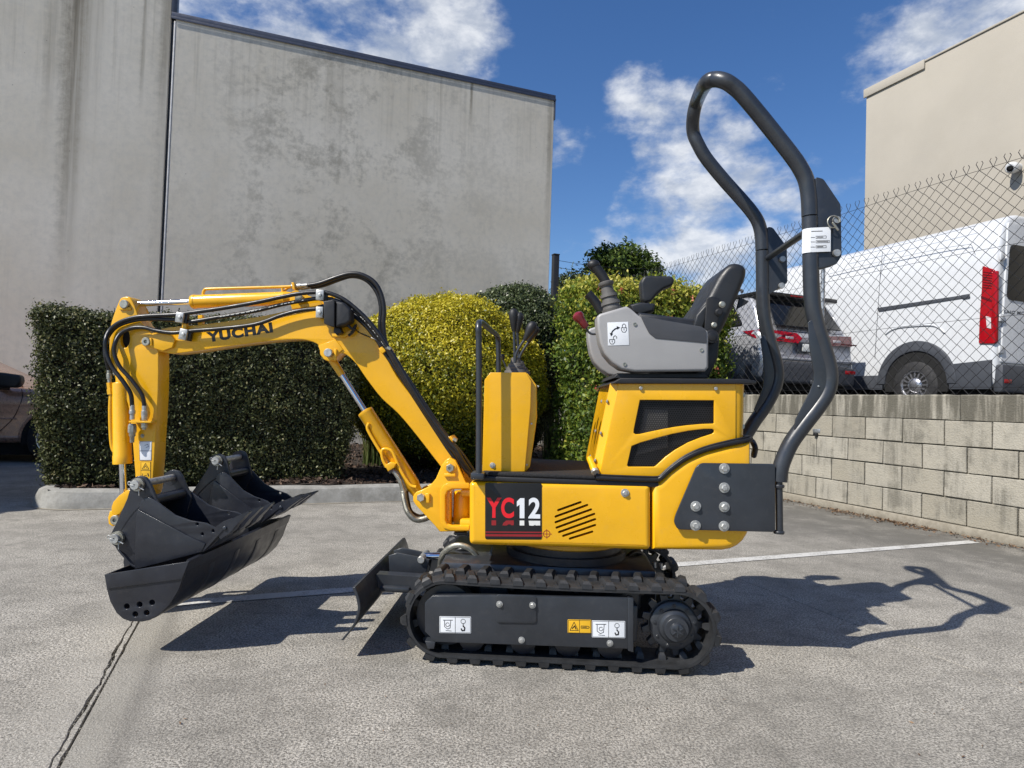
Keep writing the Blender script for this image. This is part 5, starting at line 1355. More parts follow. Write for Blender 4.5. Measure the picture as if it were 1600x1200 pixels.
plate('boom_tab', [(455, 441), (459, 441), (461, 452), (457, 452)], D - .03, D + .02, 'yellow', ex, .002)
# bucket ram beside the arm
k0, k1 = P(190, 598, AN + .02), P(191.5, 724.5, AN + .02)
km = lathe('bucket_ram', P(188.5, 576, AN + .02), k0, [(0, .016), (.02, .022), ((k0 - P(188.5, 576, AN + .02)).length, .024)], 'yellow', ex)
lathe('ram_barrel', k0, k1, [(-.004, .02), (0, .036), (.006, .039), ((k1 - k0).length - .04, .039), ((k1 - k0).length - .038, .0405), ((k1 - k0).length, .0405)], 'yellow', km, 32)
lathe('ram_rod', k1, P(194, 784, AN + .02), [(0, .0165), ((P(194, 784, AN + .02) - k1).length, .0165)], 'chrome', km)
pipe([(174, 612), (172.5, 640), (173.5, 680), (176, 700), (181, 707), (186, 708)], AN - .0, .0095)
lathe('hose_fitting', P(170, 577, AN), P(171.5, 600, AN), [(0, .009), (.02, .009), (.022, .0115), (.045, .0115), (.047, .009), (.066, .009)], 'zinc_dull', ex, 12)
lathe('hose_fitting', P(171, 598, AN), P(173.5, 617, AN), [(0, .0135), (.03, .0135), (.031, .016), (.054, .016)], 'yellow', ex, 6)
lathe('hose_fitting', P(178, 574, AN + .01), P(182, 587, AN + .01), [(0, .012), (.02, .013), (.036, .012)], 'zinc_dull', ex, 12)
lathe('hose_fitting', P(207, 633, AN - .03), P(206.5, 656, AN - .03), [(0, .010), (.022, .010), (.024, .013), (.04, .013), (.042, .010), (.066, .010)], 'zinc', ex, 12)
lathe('hose_fitting', P(206.8, 662, AN - .03), P(206.5, 692, AN - .03), [(0, .014), (.012, .018), (.04, .018), (.042, .014), (.055, .014), (.06, .010), (.086, .009)], 'zinc_dull', ex, 8)
lathe('hose_fitting', P(225.5, 634, AN - .03), P(225.5, 657, AN - .03), [(0, .010), (.022, .010), (.024, .013), (.045, .013), (.066, .010)], 'zinc', ex, 12)
lathe('hose_fitting', P(225.5, 661, AN - .03), P(225.5, 671, AN - .03), [(0, .013), (.02, .013), (.022, .009), (.03, .009)], 'zinc_dull', ex, 8)
plate('fitting_shelf', [(201, 657.5), (236, 658), (236, 660.8), (201, 660.3)], AN - .05, AN, 'yellow', ex, .001)
bolt(P(222.5, 681, AN - .0005), .009, ex, 'zinc_dull', washer=True)
# labels on the arm
la = plate('sticker', [(217.5, 689.5), (237, 689.5), (236.5, 719.5), (218, 719.5)], AN - .0015, AN - .0004, 'white', ex, .0002)
printed('print', [frame_str(218.3, 690.3, 236, 719, .5), ([(218, 704.5), (236.6, 704.5)], .7), ([(226, 696), (231, 694), (232, 698), (228, 699)], .6)], AN - .0018, 'ink', la)
lb_ = plate('sticker', [(219.5, 721), (235.5, 721), (234.8, 749), (220.5, 749)], AN - .0015, AN - .0004, 'sticker_yellow', ex, .0002)
printed('print', [frame_str(220.2, 721.6, 235, 748.4, .5), ([(220, 735), (235, 735)], .7), ([(222, 733), (227.3, 724), (232.6, 733), (222, 733)], .8), ([(225, 731), (227.3, 727.5), (229.5, 731)], .9), ([(222.5, 740), (222.5, 745), (224.5, 745)], .7), ([(225.5, 743), (229, 743)], .8), ([(231, 740), (232, 744)], 1.6)], AN - .0018, 'ink', lb_)

# hoses along the boom
HD = BN - .028
hose = lambda pts, d, r=.0098: tube('hydraulic_hose', [P(x, y, q[0] if q else d) for x, y, *q in pts], r, 'hose', ex, 6, 10)
hose([(206.5, 634, AN - .03), (204, 615, AN - .04), (193, 597, AN - .05), (175, 573, AN - .05), (166, 550, AN - .05), (165, 532, AN - .05), (171, 517), (185, 505), (204, 497.5), (228, 494), (278, 491.5), (292, 489.5), (345, 482), (400, 472.5), (440, 464), (470, 458.5), (500, 456.5), (515, 458.5), (534, 466), (552, 479), (572, 498), (590, 519), (603, 538), (620, 564), (640, 599), (668, 644), (700, 688), (713, 703), (724, 722, BN - .02), (738, 742, BN)], HD)
hose([(170, 578, AN), (165.5, 560, AN - .02), (164, 545, AN - .02), (167, 530, AN - .02), (178, 514), (195, 504.5), (225, 498.5), (262, 499.5), (282, 500), (296, 503), (340, 496), (400, 485.5), (440, 476), (480, 468.5), (500, 466.5), (522, 469), (545, 479), (570, 501), (590, 525), (604, 545), (625, 580), (660, 637), (697, 691), (712, 708), (728, 735, BN - .01), (742, 745, BN)], HD + .012, .0092)
hose([(225.5, 635, AN - .03), (222, 617, AN - .035), (206, 594, AN - .04), (188, 574, AN - .045), (179, 554, AN - .045), (180, 536, AN - .045), (189, 521), (207, 512.5), (226, 512), (243, 516.5), (268, 520), (287, 518.5), (306, 516.5), (345, 513.5), (400, 506.5), (440, 492.5), (470, 485), (500, 482.5), (514, 483)], HD, .0092)
hose([(497, 480), (520, 478), (550, 492), (570, 508), (588, 530), (602, 552), (630, 594), (665, 648), (697, 697), (714, 722), (722, 745)], HD + .03, .0092)
hose([(540, 470), (563, 488), (585, 512), (604, 541), (634, 590), (672, 645), (704, 690), (718, 708), (732, 728), (744, 742)], D, .0092)
hose([(545, 478), (568, 497), (590, 525), (610, 555), (640, 603), (676, 655), (706, 700), (722, 724), (736, 745)], D + .03, .0092)
hose([(481, 446), (500, 442.5), (528, 432.5), (548, 427.5), (566, 429.5), (584, 440), (595, 458), (600, 482), (599, 506), (601, 528), (607, 545), (630, 583), (664, 636), (700, 684), (722, 710), (742, 740)], D - .012, .0105)
hose([(486, 448.5), (505, 445.5), (530, 436.5), (548, 431.5), (565, 434), (580, 444), (591, 461), (595.5, 482), (594, 508), (598, 530), (610, 552), (640, 596), (674, 648), (704, 692), (724, 720), (742, 745)], D + .012, .0105)
# printed lines on two hoses: thin pale dashes
def dashes(pts, d, off):
    path = crom([P(x, y, d) for x, y in pts], 8); out = []
    vs = []; fs = []
    for i in range(0, len(path) - 1):
        if random.random() < .35: continue
        a, b = path[i], path[i + 1]; m_ = a.lerp(b, random.uniform(.5, .8)); z = Vector((0, 0, .0013)); o = Vector((0, -off, 0)); k = len(vs)
        vs += [a - z + o, m_ - z + o, m_ + z + o, a + z + o]; fs.append((k, k + 1, k + 2, k + 3))
    stuff(mesh('hose_print', vs, fs, 'plate_white', ex, 0))
dashes([(345, 495.2), (400, 485.5), (440, 476), (480, 468.5)], HD + .012, .0096)
dashes([(545, 479), (570, 501), (590, 525), (604, 545)], HD + .012, .0096)
# clamps
def clamp(px, py, w_=13, h=17, tilt=0.):
    p = P(px, py, HD - .014); b = box('hose_clamp', (-w_ * .0014, -.006, -h * .0014), (w_ * .0014, .010, h * .0014), 'zinc', ex, .0035, Matrix.Translation(p) @ Matrix.Rotation(tilt, 4, 'Y'))
    q = P(px, py, HD - .021); lathe('clamp_bolt', q, q + Vector((0, -.007, 0)), [(0, .0085), (.006, .0085), (.007, .006)], 'zinc', b, 6)
    box('clamp_back', (-w_ * .0014 + .012, .011, -h * .0014), (w_ * .0014 + .010, .032, h * .0014), 'black_plastic', b, .003, Matrix.Translation(p) @ Matrix.Rotation(tilt, 4, 'Y'))
clamp(281, 496, tilt=.1); clamp(286.5, 522.5, 13, 18, .15); clamp(500, 461); clamp(499.5, 488, 12, 18)
plate('clamp_bracket', [(284, 505), (291, 505), (291, 514), (284, 514)], HD + .01, BN, 'yellow', ex, .002)
plate('clamp_bracket', [(309, 492.5), (316, 492), (317, 507), (309, 508)], HD + .03, BN + .02, 'yellow', ex, .002)
plate('clamp_bracket', [(512, 462), (523, 463), (524, 470), (511, 472)], HD + .03, BN + .01, 'yellow', ex, .002)
for px, py in ((600, 544), (703, 687)):
    plate('strap_bracket', [(px - 9, py + 1), (px + 1, py - 6), (px + 7, py + 1), (px - 3, py + 9)], BN - .02, BFd + .01, 'yellow', ex, .003)
    rod('strap_bolt', P(px + 5, py - 1, BN - .032), P(px + 11, py + 2, BN - .032), .009, 'zinc_dull', ex, 6)
tube('cable_tie', [P(548, 519, HD - .012), P(555, 514, HD - .014), P(562, 520, HD + .03), P(585, 530, HD), P(600, 541, HD)], .0028, 'hose', ex, 4, 6)
# work lamp
lmp = plate('work_lamp', [(510.5, 473), (524, 471), (527.5, 472.5), (527.5, 513), (522, 512), (511, 507)], BN - .095, BN - .012, 'black_plastic', ex, .004, dpx=BN - .05)
plate('lamp_shell', [(527.8, 472), (540, 474), (551, 486), (551.5, 503), (545, 508), (527.8, 513)], BN - .088, BN - .018, 'black_plastic', lmp, .01, dpx=BN - .05, r=.008)
plate('lamp_bracket', [(524, 512), (533, 513), (536, 520), (528, 524), (523, 519)], BN - .06, BN - .02, 'black_plastic', lmp, .003, dpx=BN - .04)
plate('lamp_tab', [(519, 520), (536, 524), (549, 514), (556, 507), (560, 510), (552, 520), (540, 527), (520, 526)], BN - .010, BN - .006, 'yellow', ex, .001, dpx=BN)
tube('lamp_cable', [P(543, 508, BN - .05), P(551, 514, BN - .04), P(556, 508, BN - .03), P(552, 518, BN - .03), P(545, 524, BN - .02)], .006, 'hose', ex, 5, 8)
# bucket link
lk = plate('bucket_link', [(174, 792), (177, 784), (186, 774), (198, 766), (208, 766), (208, 778), (196, 790), (187, 803), (180, 806), (174, 802)], AN - .02, AN - .006, 'yellow', ex, .003)
plate('bucket_link', [(174, 792), (177, 784), (186, 774), (198, 766), (208, 766), (208, 778), (196, 790), (187, 803), (180, 806), (174, 802)], AF + .006, AF + .02, 'yellow', ex, .003, dpx=AN - .02)
pin(178.5, 813 - 0, AN - .03, AF + .03, .022, 'zinc_dull', False, True)
plate('bucket_link', [(171, 808), (174, 798), (184, 798), (189, 806), (187, 818), (178, 822), (172, 818)], AN - .012, AF + .012, 'yellow', ex, .004, dpx=AN)
# quick look: arm foot reaches down to the mud bucket ears
plate('arm_foot', [(214, 770), (238, 770), (236, 830), (226, 850), (214, 842)], AN + .01, AF - .01, 'yellow', ex, .006, dpx=AN)

# ---------------------------------------------------------------- mud bucket on the arm
mb_d0, mb_d1 = -.075, .925
mud_end = [(163, 898), (295, 877.5), (287, 900), (279, 922), (265, 945), (247, 962), (234, 969), (222, 971.5), (203, 971), (192, 967), (182, 958), (172, 940), (166.5, 920)]
mud = plate('mud_bucket', mud_end, mb_d0, mb_d0 + .012, 'bucket_black', ex, .002, holes=[circ(x, y, 4.5, n=14) for x, y in ((198, 947.5), (218, 944.5), (237.5, 941.5), (211.3, 959.8), (229, 957.5))])
plate('bucket_end_rim', [(163, 898), (295, 877.5), (284, 905), (167.5, 920)], mb_d0 - .006, mb_d0 - .0005, 'bucket_black', mud, .0015)
plate('bucket_end', mud_end, mb_d1 - .012, mb_d1, 'bucket_black', mud, .002, dpx=mb_d0)
shell_px = [(163, 898), (166.5, 920), (172, 940), (182, 958), (192, 967), (203, 971), (222, 971.5), (234, 969), (247, 962), (265, 945), (279, 922), (287, 900), (295, 877.5)]
def shell(name, pxs, d0, d1, th, mat, par, dpx):
    Q = [P(x, y, dpx) for x, y in pxs]; Q = crom(Q, 4)
    c = sum((q for q in Q), Vector()) / len(Q)
    inn = []
    for i, q in enumerate(Q):
        t = (Q[min(i + 1, len(Q) - 1)] - Q[max(i - 1, 0)]).normalized(); n = Vector((-t.z, 0, t.x))
        if n.dot(c - q) < 0: n = -n
        inn.append(q + n * th)
    L = [(q.x, q.z) for q in Q] + [(q.x, q.z) for q in reversed(inn)]
    return prism(name, [L], d0, d1, mat, par, .001)
shell('bucket_shell', shell_px, mb_d0 + .0125, mb_d1 - .0125, .010, 'bucket_black', mud, mb_d0)
for d in (.12, .34, .56, .78):      # wear straps round the belly
    shell('wear_strap', [(x + (x - 225) * .012, y + (y - 925) * .012) for x, y in shell_px[5:-1]], d, d + .045, .004, 'bucket_black', mud, mb_d0)
e0_, e1__ = P(295, 877.5, mb_d0), P(289, 893, mb_d0)
slab('cutting_edge', [(e0_.x + .004, mb_d0 + .0, e0_.z + .004), (e0_.x + .004, mb_d1, e0_.z + .004), (e1__.x + .004, mb_d1, e1__.z), (e1__.x + .004, mb_d0, e1__.z)], .012, 'bucket_black', mud)
for d in (AN - .03, AF + .016):
    plate('bucket_ear', [(203, 900), (199, 876), (206, 836), (214, 826), (228, 824), (238, 838), (244, 880), (232, 955), (204, 955)], d, d + .014, 'bucket_black', mud, .002, dpx=AN)
pin(222, 838, AN - .035, AF + .035, .018, 'zinc_dull')

# ---------------------------------------------------------------- the two loose digging buckets lying in the mud bucket
def dig_bucket(label):
    q0, q1 = .02, .29
    base = P(240, 880, (q0 + q1) / 2)
    root = thing('digging_bucket', label, 'bucket', M.W(base), M.yaw, 'digging buckets nested in the wide bucket')
    OFF[root] = base                              # parts are laid out in the machine frame
    ear = [(203, 756), (206, 747.5), (214.5, 743.5), (225, 746), (231.5, 755), (247, 792), (232, 842), (212, 888), (195, 868), (172, 851), (168.5, 841), (172, 832), (180, 816), (196, 780)]
    sidep = [(213, 832), (216, 800), (220, 784), (226, 778.5), (232, 777), (241, 781), (256, 792.5), (273, 805), (297, 813.5), (322, 817.5), (345, 829.5), (340, 840), (318, 862), (212, 889)]
    for d, s in ((q0, 1), (q1, -1)):
        plate('ear_plate', ear, d + (.010 if s > 0 else -.024), d + (.024 if s > 0 else -.010), 'bucket_black', root, .002, r=.008, dpx=q0)
        sp = plate('side_plate', sidep, d - (.0 if s > 0 else .0095), d + (.0095 if s > 0 else 0.), 'bucket_black', root, .002, dpx=q0,
              holes=[circ(x, y, 2.6, n=12) for x, y in ((308, 818.8), (316, 834.5), (333, 829.5))])
        if s > 0: plate('side_cheek', [(214, 809), (217.5, 796), (297, 838), (322, 849), (316, 862), (212, 889)], d - .007, d - .0005, 'bucket_black', root, .0015, dpx=q0)
        a = P(211, 758, q0); z0 = Vector((a.x, d + (.008 if s > 0 else -.026), a.z))
        lathe('ear_boss', z0, z0 + Vector((0, .018, 0)), [(0, .03), (.018, .03)], 'bucket_black', root)
    back = shell('bucket_shell', [(228, 781), (206, 800), (186, 828), (176, 850), (190, 872), (212, 889), (262, 876), (318, 862), (342, 840), (345, 830)], q0 + .01, q1 - .01, .008, 'bucket_black', root, q0)
    a = P(231, 784, q0); lathe('cross_tube', (a.x, q0 + .004, a.z), (a.x, q1 - .004, a.z), [(0, .022), (q1 - q0 - .008, .022)], 'bucket_black', root)
    for px, py in ((211, 758), (179, 842)):
        a = P(px, py, q0 - .016)
        pn = lathe('pin', (a.x, q0 - .022, a.z), (a.x, q1 + .012, a.z), [(.006, .002), (.0055, .003), (0, .0045), (0, .0175), (.003, .0195), (.010, .0195), (.011, .0145), (.022, .0145), (q1 - q0 + .034, .0145)], 'zinc', root, 28)
        lathe('pin_collar', (a.x, q0 - .004, a.z), (a.x, q0 + .008, a.z), [(0, .0265), (.012, .0265)], 'zinc_dull', pn)
        c = Vector((a.x, q0 - .014, a.z))
        tube('hairpin_clip', [c + Vector((-.016, 0, .008)), c + Vector((-.026, 0, .012)), c + Vector((-.031, 0, .006)), c + Vector((-.026, 0, .0)), c + Vector((-.01, -.009, .0)), c + Vector((.015, -.002, -.008)), c + Vector((.036, -.001, -.018))], .0024, 'zinc', pn, 4, 7)
        rod('clip_leg', c + Vector((.012, .004, -.012)), c + Vector((.016, .002, -.042)), .002, 'zinc', pn, 8)
    # lip and teeth
    l0, l1 = P(318, 862, q0), P(345, 829.5, q0)
    slab('lip_plate', [(l0.x, q0 - .004, l0.z), (l1.x + .012, q0 - .004, l1.z + .006), (l1.x + .012, q1 + .004, l1.z + .006), (l0.x, q1 + .004, l0.z)], .010, 'bucket_black', root)
    for d in (q0 + .025, (q0 + q1) / 2, q1 - .025):
        o = Vector((l1.x - .015, d, l1.z - .012)); t = Vector((.80, 0, .60)).normalized(); n = Vector((-.60, 0, .80))
        vs = []
        for s_, wd, th in ((0, .026, .026), (.05, .026, .026), (.075, .024, .017), (.15, .015, .003)):
            for a_, b_ in ((-1, -1), (1, -1), (1, 1), (-1, 1)): vs.append(o + t * s_ + Vector((0, a_ * wd, 0)) + n * (b_ * th))
        fs = [(0, 1, 2, 3), (12, 13, 14, 15)] + [(i * 4 + j, i * 4 + (j + 1) % 4, i * 4 + 4 + (j + 1) % 4, i * 4 + 4 + j) for i in range(3) for j in range(4)]
        th_ = mesh('tooth', vs, fs, 'bucket_black', root, 25)
        c = o + t * .04 + Vector((0, -.027, 0)); lathe('tooth_bolt', c, c + Vector((0, -.006, 0)), [(0, .008), (.004, .008), (.006, .005)], 'charcoal', th_, 10)
    return root
b1 = dig_bucket('black toothed digging bucket nearest the camera, with two clipped silver pins')
b2 = copy_tree(b1); b2['label'] = 'smaller black toothed digging bucket lying behind the yellow arm, farther from the camera'
pA = P(211, 758, .02); pB = P(336, 720, .56)
b2.scale = (.97, .95, .97)
rotm = Matrix.Rotation(.17, 3, 'Y')
rel = rotm @ Vector(((pA.x - OFF[b1].x) * .97, (.02 - OFF[b1].y) * .95, (pA.z - OFF[b1].z) * .97))
loc = Vector((pB.x, .56, pB.z)) - rel
b2.matrix_world = Matrix.Translation(M.W(loc)) @ Matrix.Rotation(M.yaw, 4, 'Z') @ Matrix.Rotation(.17, 4, 'Y') @ Matrix.Diagonal((.97, .95, .97, 1))
# ================================================================== VEHICLES
def wheel(par, c, r, wd, side, hub='alloy', spokes=10, rim=.66):
    """wheel standing at c (outer face centre), axle along x; side = -1 outer face looks to -x"""
    s = side; c = Vector(c)
    t = lathe('tyre', c, c + Vector((-s, 0, 0)), [(0.0, r * rim), (.004, r * .90), (.03, r), (wd - .03, r), (wd, r * .9), (wd, r * .5)], 'tyre', par, 36, (0, 1))
    h = lathe('rim', c + Vector((-s * .003, 0, 0)), c + Vector((-s, 0, 0)), [(0, r * rim * 1.02), (.002, r * rim * .93), (.03, r * rim * .86), (.05, r * rim * .8), (.05, r * .12)], hub, t, 36, (0, 1))
    lathe('hub_cap', c + Vector((-s * .045, 0, 0)), c + Vector((s, 0, 0)), [(0, r * .34), (.02, r * .32), (.045, r * .25), (.055, r * .14), (.057, r * .02)], hub, h, 24)
    vs = []; fs = []
    for i in range(spokes):
        a = 2 * math.pi * i / spokes; o = c + Vector((-s * .018, 0, 0)); b = len(vs)
        for q in ((r * .26, -.35), (r * .26, .35), (r * rim * .9, .2), (r * rim * .9, -.2)):
            for dx in (0, -s * .02):
                an = a + q[1] * (2 * math.pi / spokes) * .8; vs.append(o + Vector((dx, q[0] * math.cos(an), q[0] * math.sin(an))))
        fs += [(b, b + 2, b + 4, b + 6), (b + 1, b + 3, b + 5, b + 7)] + [(b + 2 * k, b + 2 * k + 1, b + (2 * k + 3) % 8, b + (2 * k + 2) % 8) for k in range(4)]
    mesh('wheel_spokes', vs, fs, hub, h, 30)
    return t
ZY = 1.10
# ---------------------------------------------------------------- white van; frame: x across (0 = left side), y forward (0 = rear)
rc_ = WF.P(1557, 400, 8.25)
vo = Vector((rc_.x, rc_.y, ZY))
V = Frame(vo, TH + R(.6))
van = thing('van', 'white high-roof panel van with tall red tail lamp parked behind the chain-link fence', 'van', vo, V.yaw)
VW, VH, VL = 2.02, 2.60, 5.2
def van_taper(v):
    k = .045 * max(0, (v.z - 1.0)) / 1.5
    v.x = VW / 2 + (v.x - VW / 2) * (1 - k * 1.3); return v
sec = [(.02, .30), (VW - .02, .30), (VW, .55), (VW, 2.0), (VW - .10, VH - .12), (VW - .34, VH), (.34, VH), (.10, VH - .12), (0, 2.0), (0, .55)]
sec = fillet([(*p, 0) for p in sec], .12, 4)
body = prism('body', [sec], 0, 4.25, 'van_white', van, .07, post=van_taper, bres=4, smooth=50)
nose = [(4.2, .30), (5.45, .30), (5.5, .75), (5.35, 1.05), (4.75, 1.25), (4.2, 2.2)]
prism('bonnet', [fillet([(*p, 0) for p in nose], .1)], .04, VW - .04, 'van_white', van, .06, axis='x')
# roof front slopes down to the windscreen
slab('windscreen', [(.2, 4.30, 2.28), (VW - .2, 4.30, 2.28), (VW - .12, 4.98, 1.24), (.12, 4.98, 1.24)], .03, 'glass', van)
vx = lambda px, py: V.PX(px, py, 0.0)
def vp(px, py, o=.004): p = V.PX(px, py, 0.0); return van_taper(Vector((-o, p.y, p.z)))
def side_panel(name, pts, o, th, mat, par=None):
    L = []
    for px, py in pts: p = V.PX(px, py, 0); L.append((p.y, p.z))
    return prism(name, [L], -o, -o + th, mat, par or van, .003, axis='x', post=van_taper)
def side_yz(name, pts, o, th, mat, par=None, r=0., b=.003):
    return prism(name, [fillet([(*p, 0) for p in pts], r)], -o, -o + th, mat, par or van, b, axis='x', post=van_taper)
yR = vx(1430, 590).y
# grey cladding, wheel arch, wheel
side_yz('sill_cladding', [(yR + .52, .28), (4.2, .28), (4.2, .50), (yR + .50, .50)], .012, .03, 'cladding', b=.006)
side_yz('rear_cladding', [(.04, .28), (yR - .50, .28), (yR - .46, .62), (.04, .66)], .014, .03, 'cladding', b=.006)
arch = [(yR + .60 * math.cos(a), .36 + .62 * math.sin(a)) for a in [math.pi * i / 20 for i in range(21)]]
archi = [(yR + .47 * math.cos(a), .36 + .47 * math.sin(a)) for a in [math.pi * i / 20 for i in range(20, -1, -1)]]
side_yz('wheel_arch', arch + archi, .025, .05, 'cladding', b=.01)
side_yz('arch_shade', [(yR + .475 * math.cos(a), .36 + .475 * math.sin(a)) for a in [math.pi * i / 20 for i in range(21)]] + [(yR - .475, .25), (yR + .475, .25)], .006, .012, 'void', b=0)  # black disc, shade of the open wheel arch put into its colour
wheel(van, (-.030, yR, .345), .345, .22, -1, 'alloy', 16, .60)
wheel(van, (VW + .01, yR, .345), .345, .22, 1, 'alloy', 16, .60)
wheel(van, (-.012, 4.5, .345), .345, .22, -1, 'alloy', 16, .60)
wheel(van, (VW + .01, 4.5, .345), .345, .22, 1, 'alloy', 16, .60)
# pressed lines and slide rail
side_panel('slide_rail', [(1369, 481), (1513, 459.5), (1514.5, 464), (1372, 487)], .008, .012, 'cladding')
side_panel('rail_end', [(1501, 461), (1513.5, 459), (1514.5, 465), (1503, 467)], .016, .010, 'cladding')
for L in ([(1290, 428), (1380, 406), (1470, 387), (1510, 381)], ):
    tube('body_crease', [vp(x, y, .001) for x, y in L], .006, 'van_white', van, 4, 6)
tube('body_seam', [vp(x, y, .0008) for x, y in ((1375, 392), (1372, 440), (1367, 560))], .0035, 'cladding', van, 4, 6)
tube('body_seam', [vp(x, y, .0008) for x, y in ((1500, 383), (1512, 381), (1517, 388), (1520, 396))], .003, 'cladding', van, 4, 6)
tube('body_seam', [vp(x, y, .0008) for x, y in ((1320, 404), (1400, 383), (1520, 352))], .003, 'cladding', van, 4, 6)
tube('body_crease', [vp(x, y, .0005) for x, y in ((1383, 522), (1398, 513), (1430, 509), (1460, 509), (1475, 520))], .012, 'van_white', van, 4, 6)
# tail lamp on the corner, hinge, rear door with its window
V0 = V.P(1590, 420, -.003)
lamp_pts = [(1533, 415), (1552, 421), (1557, 460), (1557, 537), (1530, 537), (1531, 490), (1533, 450)]
L = [(lambda p: (max(.0, p.y), p.z))(V.PX(x, y, 0)) for x, y in lamp_pts]
tl = prism('tail_lamp', [fillet([(*p, 0) for p in L], .02)], -.016, .04, 'lamp_red', van, .008, axis='x', post=van_taper)
zz = [V.PX(1545, y, 0).z for y in (425, 537)]
box('lamp_return', (-.012, -.020, zz[1] + .01), (.035, .05, zz[0]), 'lamp_red', tl, .015)
def side_sub(pts, mat): 
    L = [(lambda p: (max(.0, p.y), p.z))(V.PX(x, y, 0)) for x, y in pts]; prism('lens', [L], -.020, -.0165, mat, tl, .002, axis='x', post=van_taper)
for y in range(424, 452, 4): side_sub([(1535, y), (1550, y + 2), (1550, y + 3.6), (1535, y + 1.6)], 'lamp_dark')
side_sub([(1541, 494), (1549, 496), (1550, 514), (1543, 512)], 'lens_clear')
side_sub([(1532.5, 462), (1554, 470), (1555, 474), (1532.5, 466)], 'lamp_dark')
ztop = V.P(1590, 343, 0).z
for x0, x1 in ((.08, VW / 2 - .004), (VW / 2 + .004, VW - .08)):
    dr = prism('rear_door', [fillet([(*p, 0) for p in ((x0, .62), (x1, .62), (x1, VH - .14), (x0 + (.07 if x0 < 1 else 0), VH - .14))], .05)], -.022, .01, 'van_white', van, .008, post=van_taper)
    wa, wb_ = V.P(1559, 380, -.03), V.P(1600, 468, -.03)
    z0_, z1_ = V.P(1575, 468, -.03).z, V.P(1575, 380, -.03).z
    prism('rear_window', [fillet([(*p, 0) for p in ((x0 + .07, z0_), (x1 - .08, z0_), (x1 - .08, z1_), (x0 + .11, z1_))], .09)], -.030, -.0225, 'glass', dr, .003, post=van_taper)
hg = V.P(1549, 398, -.02)
for z in (hg.z, V.P(1549, 545, -.02).z, 1.2): box('door_hinge', (.035, -.035, z - .05), (.12, -.004, z + .05), 'van_white', van, .01); bolt((.08, -.0355, z + .02), .012, van, 'zinc', washer=False)
box('rear_bumper', (.03, -.075, .24), (VW - .03, .05, .60), 'cladding', van, .03)
box('reflector', (.06, -.079, .36), (.20, -.074, .41), 'lamp_red', van, .002)
box('plate_recess', (.55, -.030, .86), (1.15, -.0235, 1.10), 'cladding', van, .01)
box('number_plate', (.62, -.038, .90), (1.02, -.0305, 1.01), 'plate_white', van, .003)
text_on('maker_lettering', 'SAIC MOTOR', (1568, 489.5), (1619, 493.5), 5.2, -.0235, 'cladding', van, V, .02)
box('underside', (.1, .1, .2), (VW - .1, 4.6, .299), 'void', van, 0)

# ---------------------------------------------------------------- silver SUV; frame like the van's
sl_ = WF.P(1186, 520, 8.75)
S = Frame(Vector((sl_.x, sl_.y, ZY)), TH + R(1.))
suv = thing('suv', 'silver SUV seen from behind through the fence, between roll bar and white van', 'car', S.o, S.yaw)
SW = 1.86
def suv_shape(v):
    z, y = v.z, v.y
    k = max(0, z - .92) * .30
    v.x = SW / 2 + (v.x - SW / 2) * (1 - k)
    e = max(0, .45 - y) / .45                       # rear corners pulled in
    v.x = SW / 2 + (v.x - SW / 2) * (1 - .10 * e * e)
    return v
low = [(.02, .34), (4.4, .34), (4.5, .6), (4.42, .86), (3.4, .98), (.10, 1.06), (.0, .98), (.03, .80), (-.02, .62)]
prism('body', [fillet([(*p, 0) for p in low], .07, 4)], 0, SW, 'suv_silver', suv, .09, axis='x', post=suv_shape, bres=5, smooth=60)
top = [(.08, 1.0), (3.5, .95), (2.75, 1.52), (2.0, 1.63), (.75, 1.62), (.42, 1.56), (.25, 1.35)]
prism('cabin', [fillet([(*p, 0) for p in top], .08, 4)], .05, SW - .05, 'suv_silver', suv, .06, axis='x', post=suv_shape, bres=4, smooth=60)
sidew = [(.45, 1.13), (3.2, 1.06), (2.65, 1.46), (2.0, 1.54), (.80, 1.52)]
for x0 in (.052, SW - .066):
    prism('side_window', [fillet([(*p, 0) for p in sidew], .05)], x0 - .006, x0 + .02, 'glass', suv, .004, axis='x', post=suv_shape)
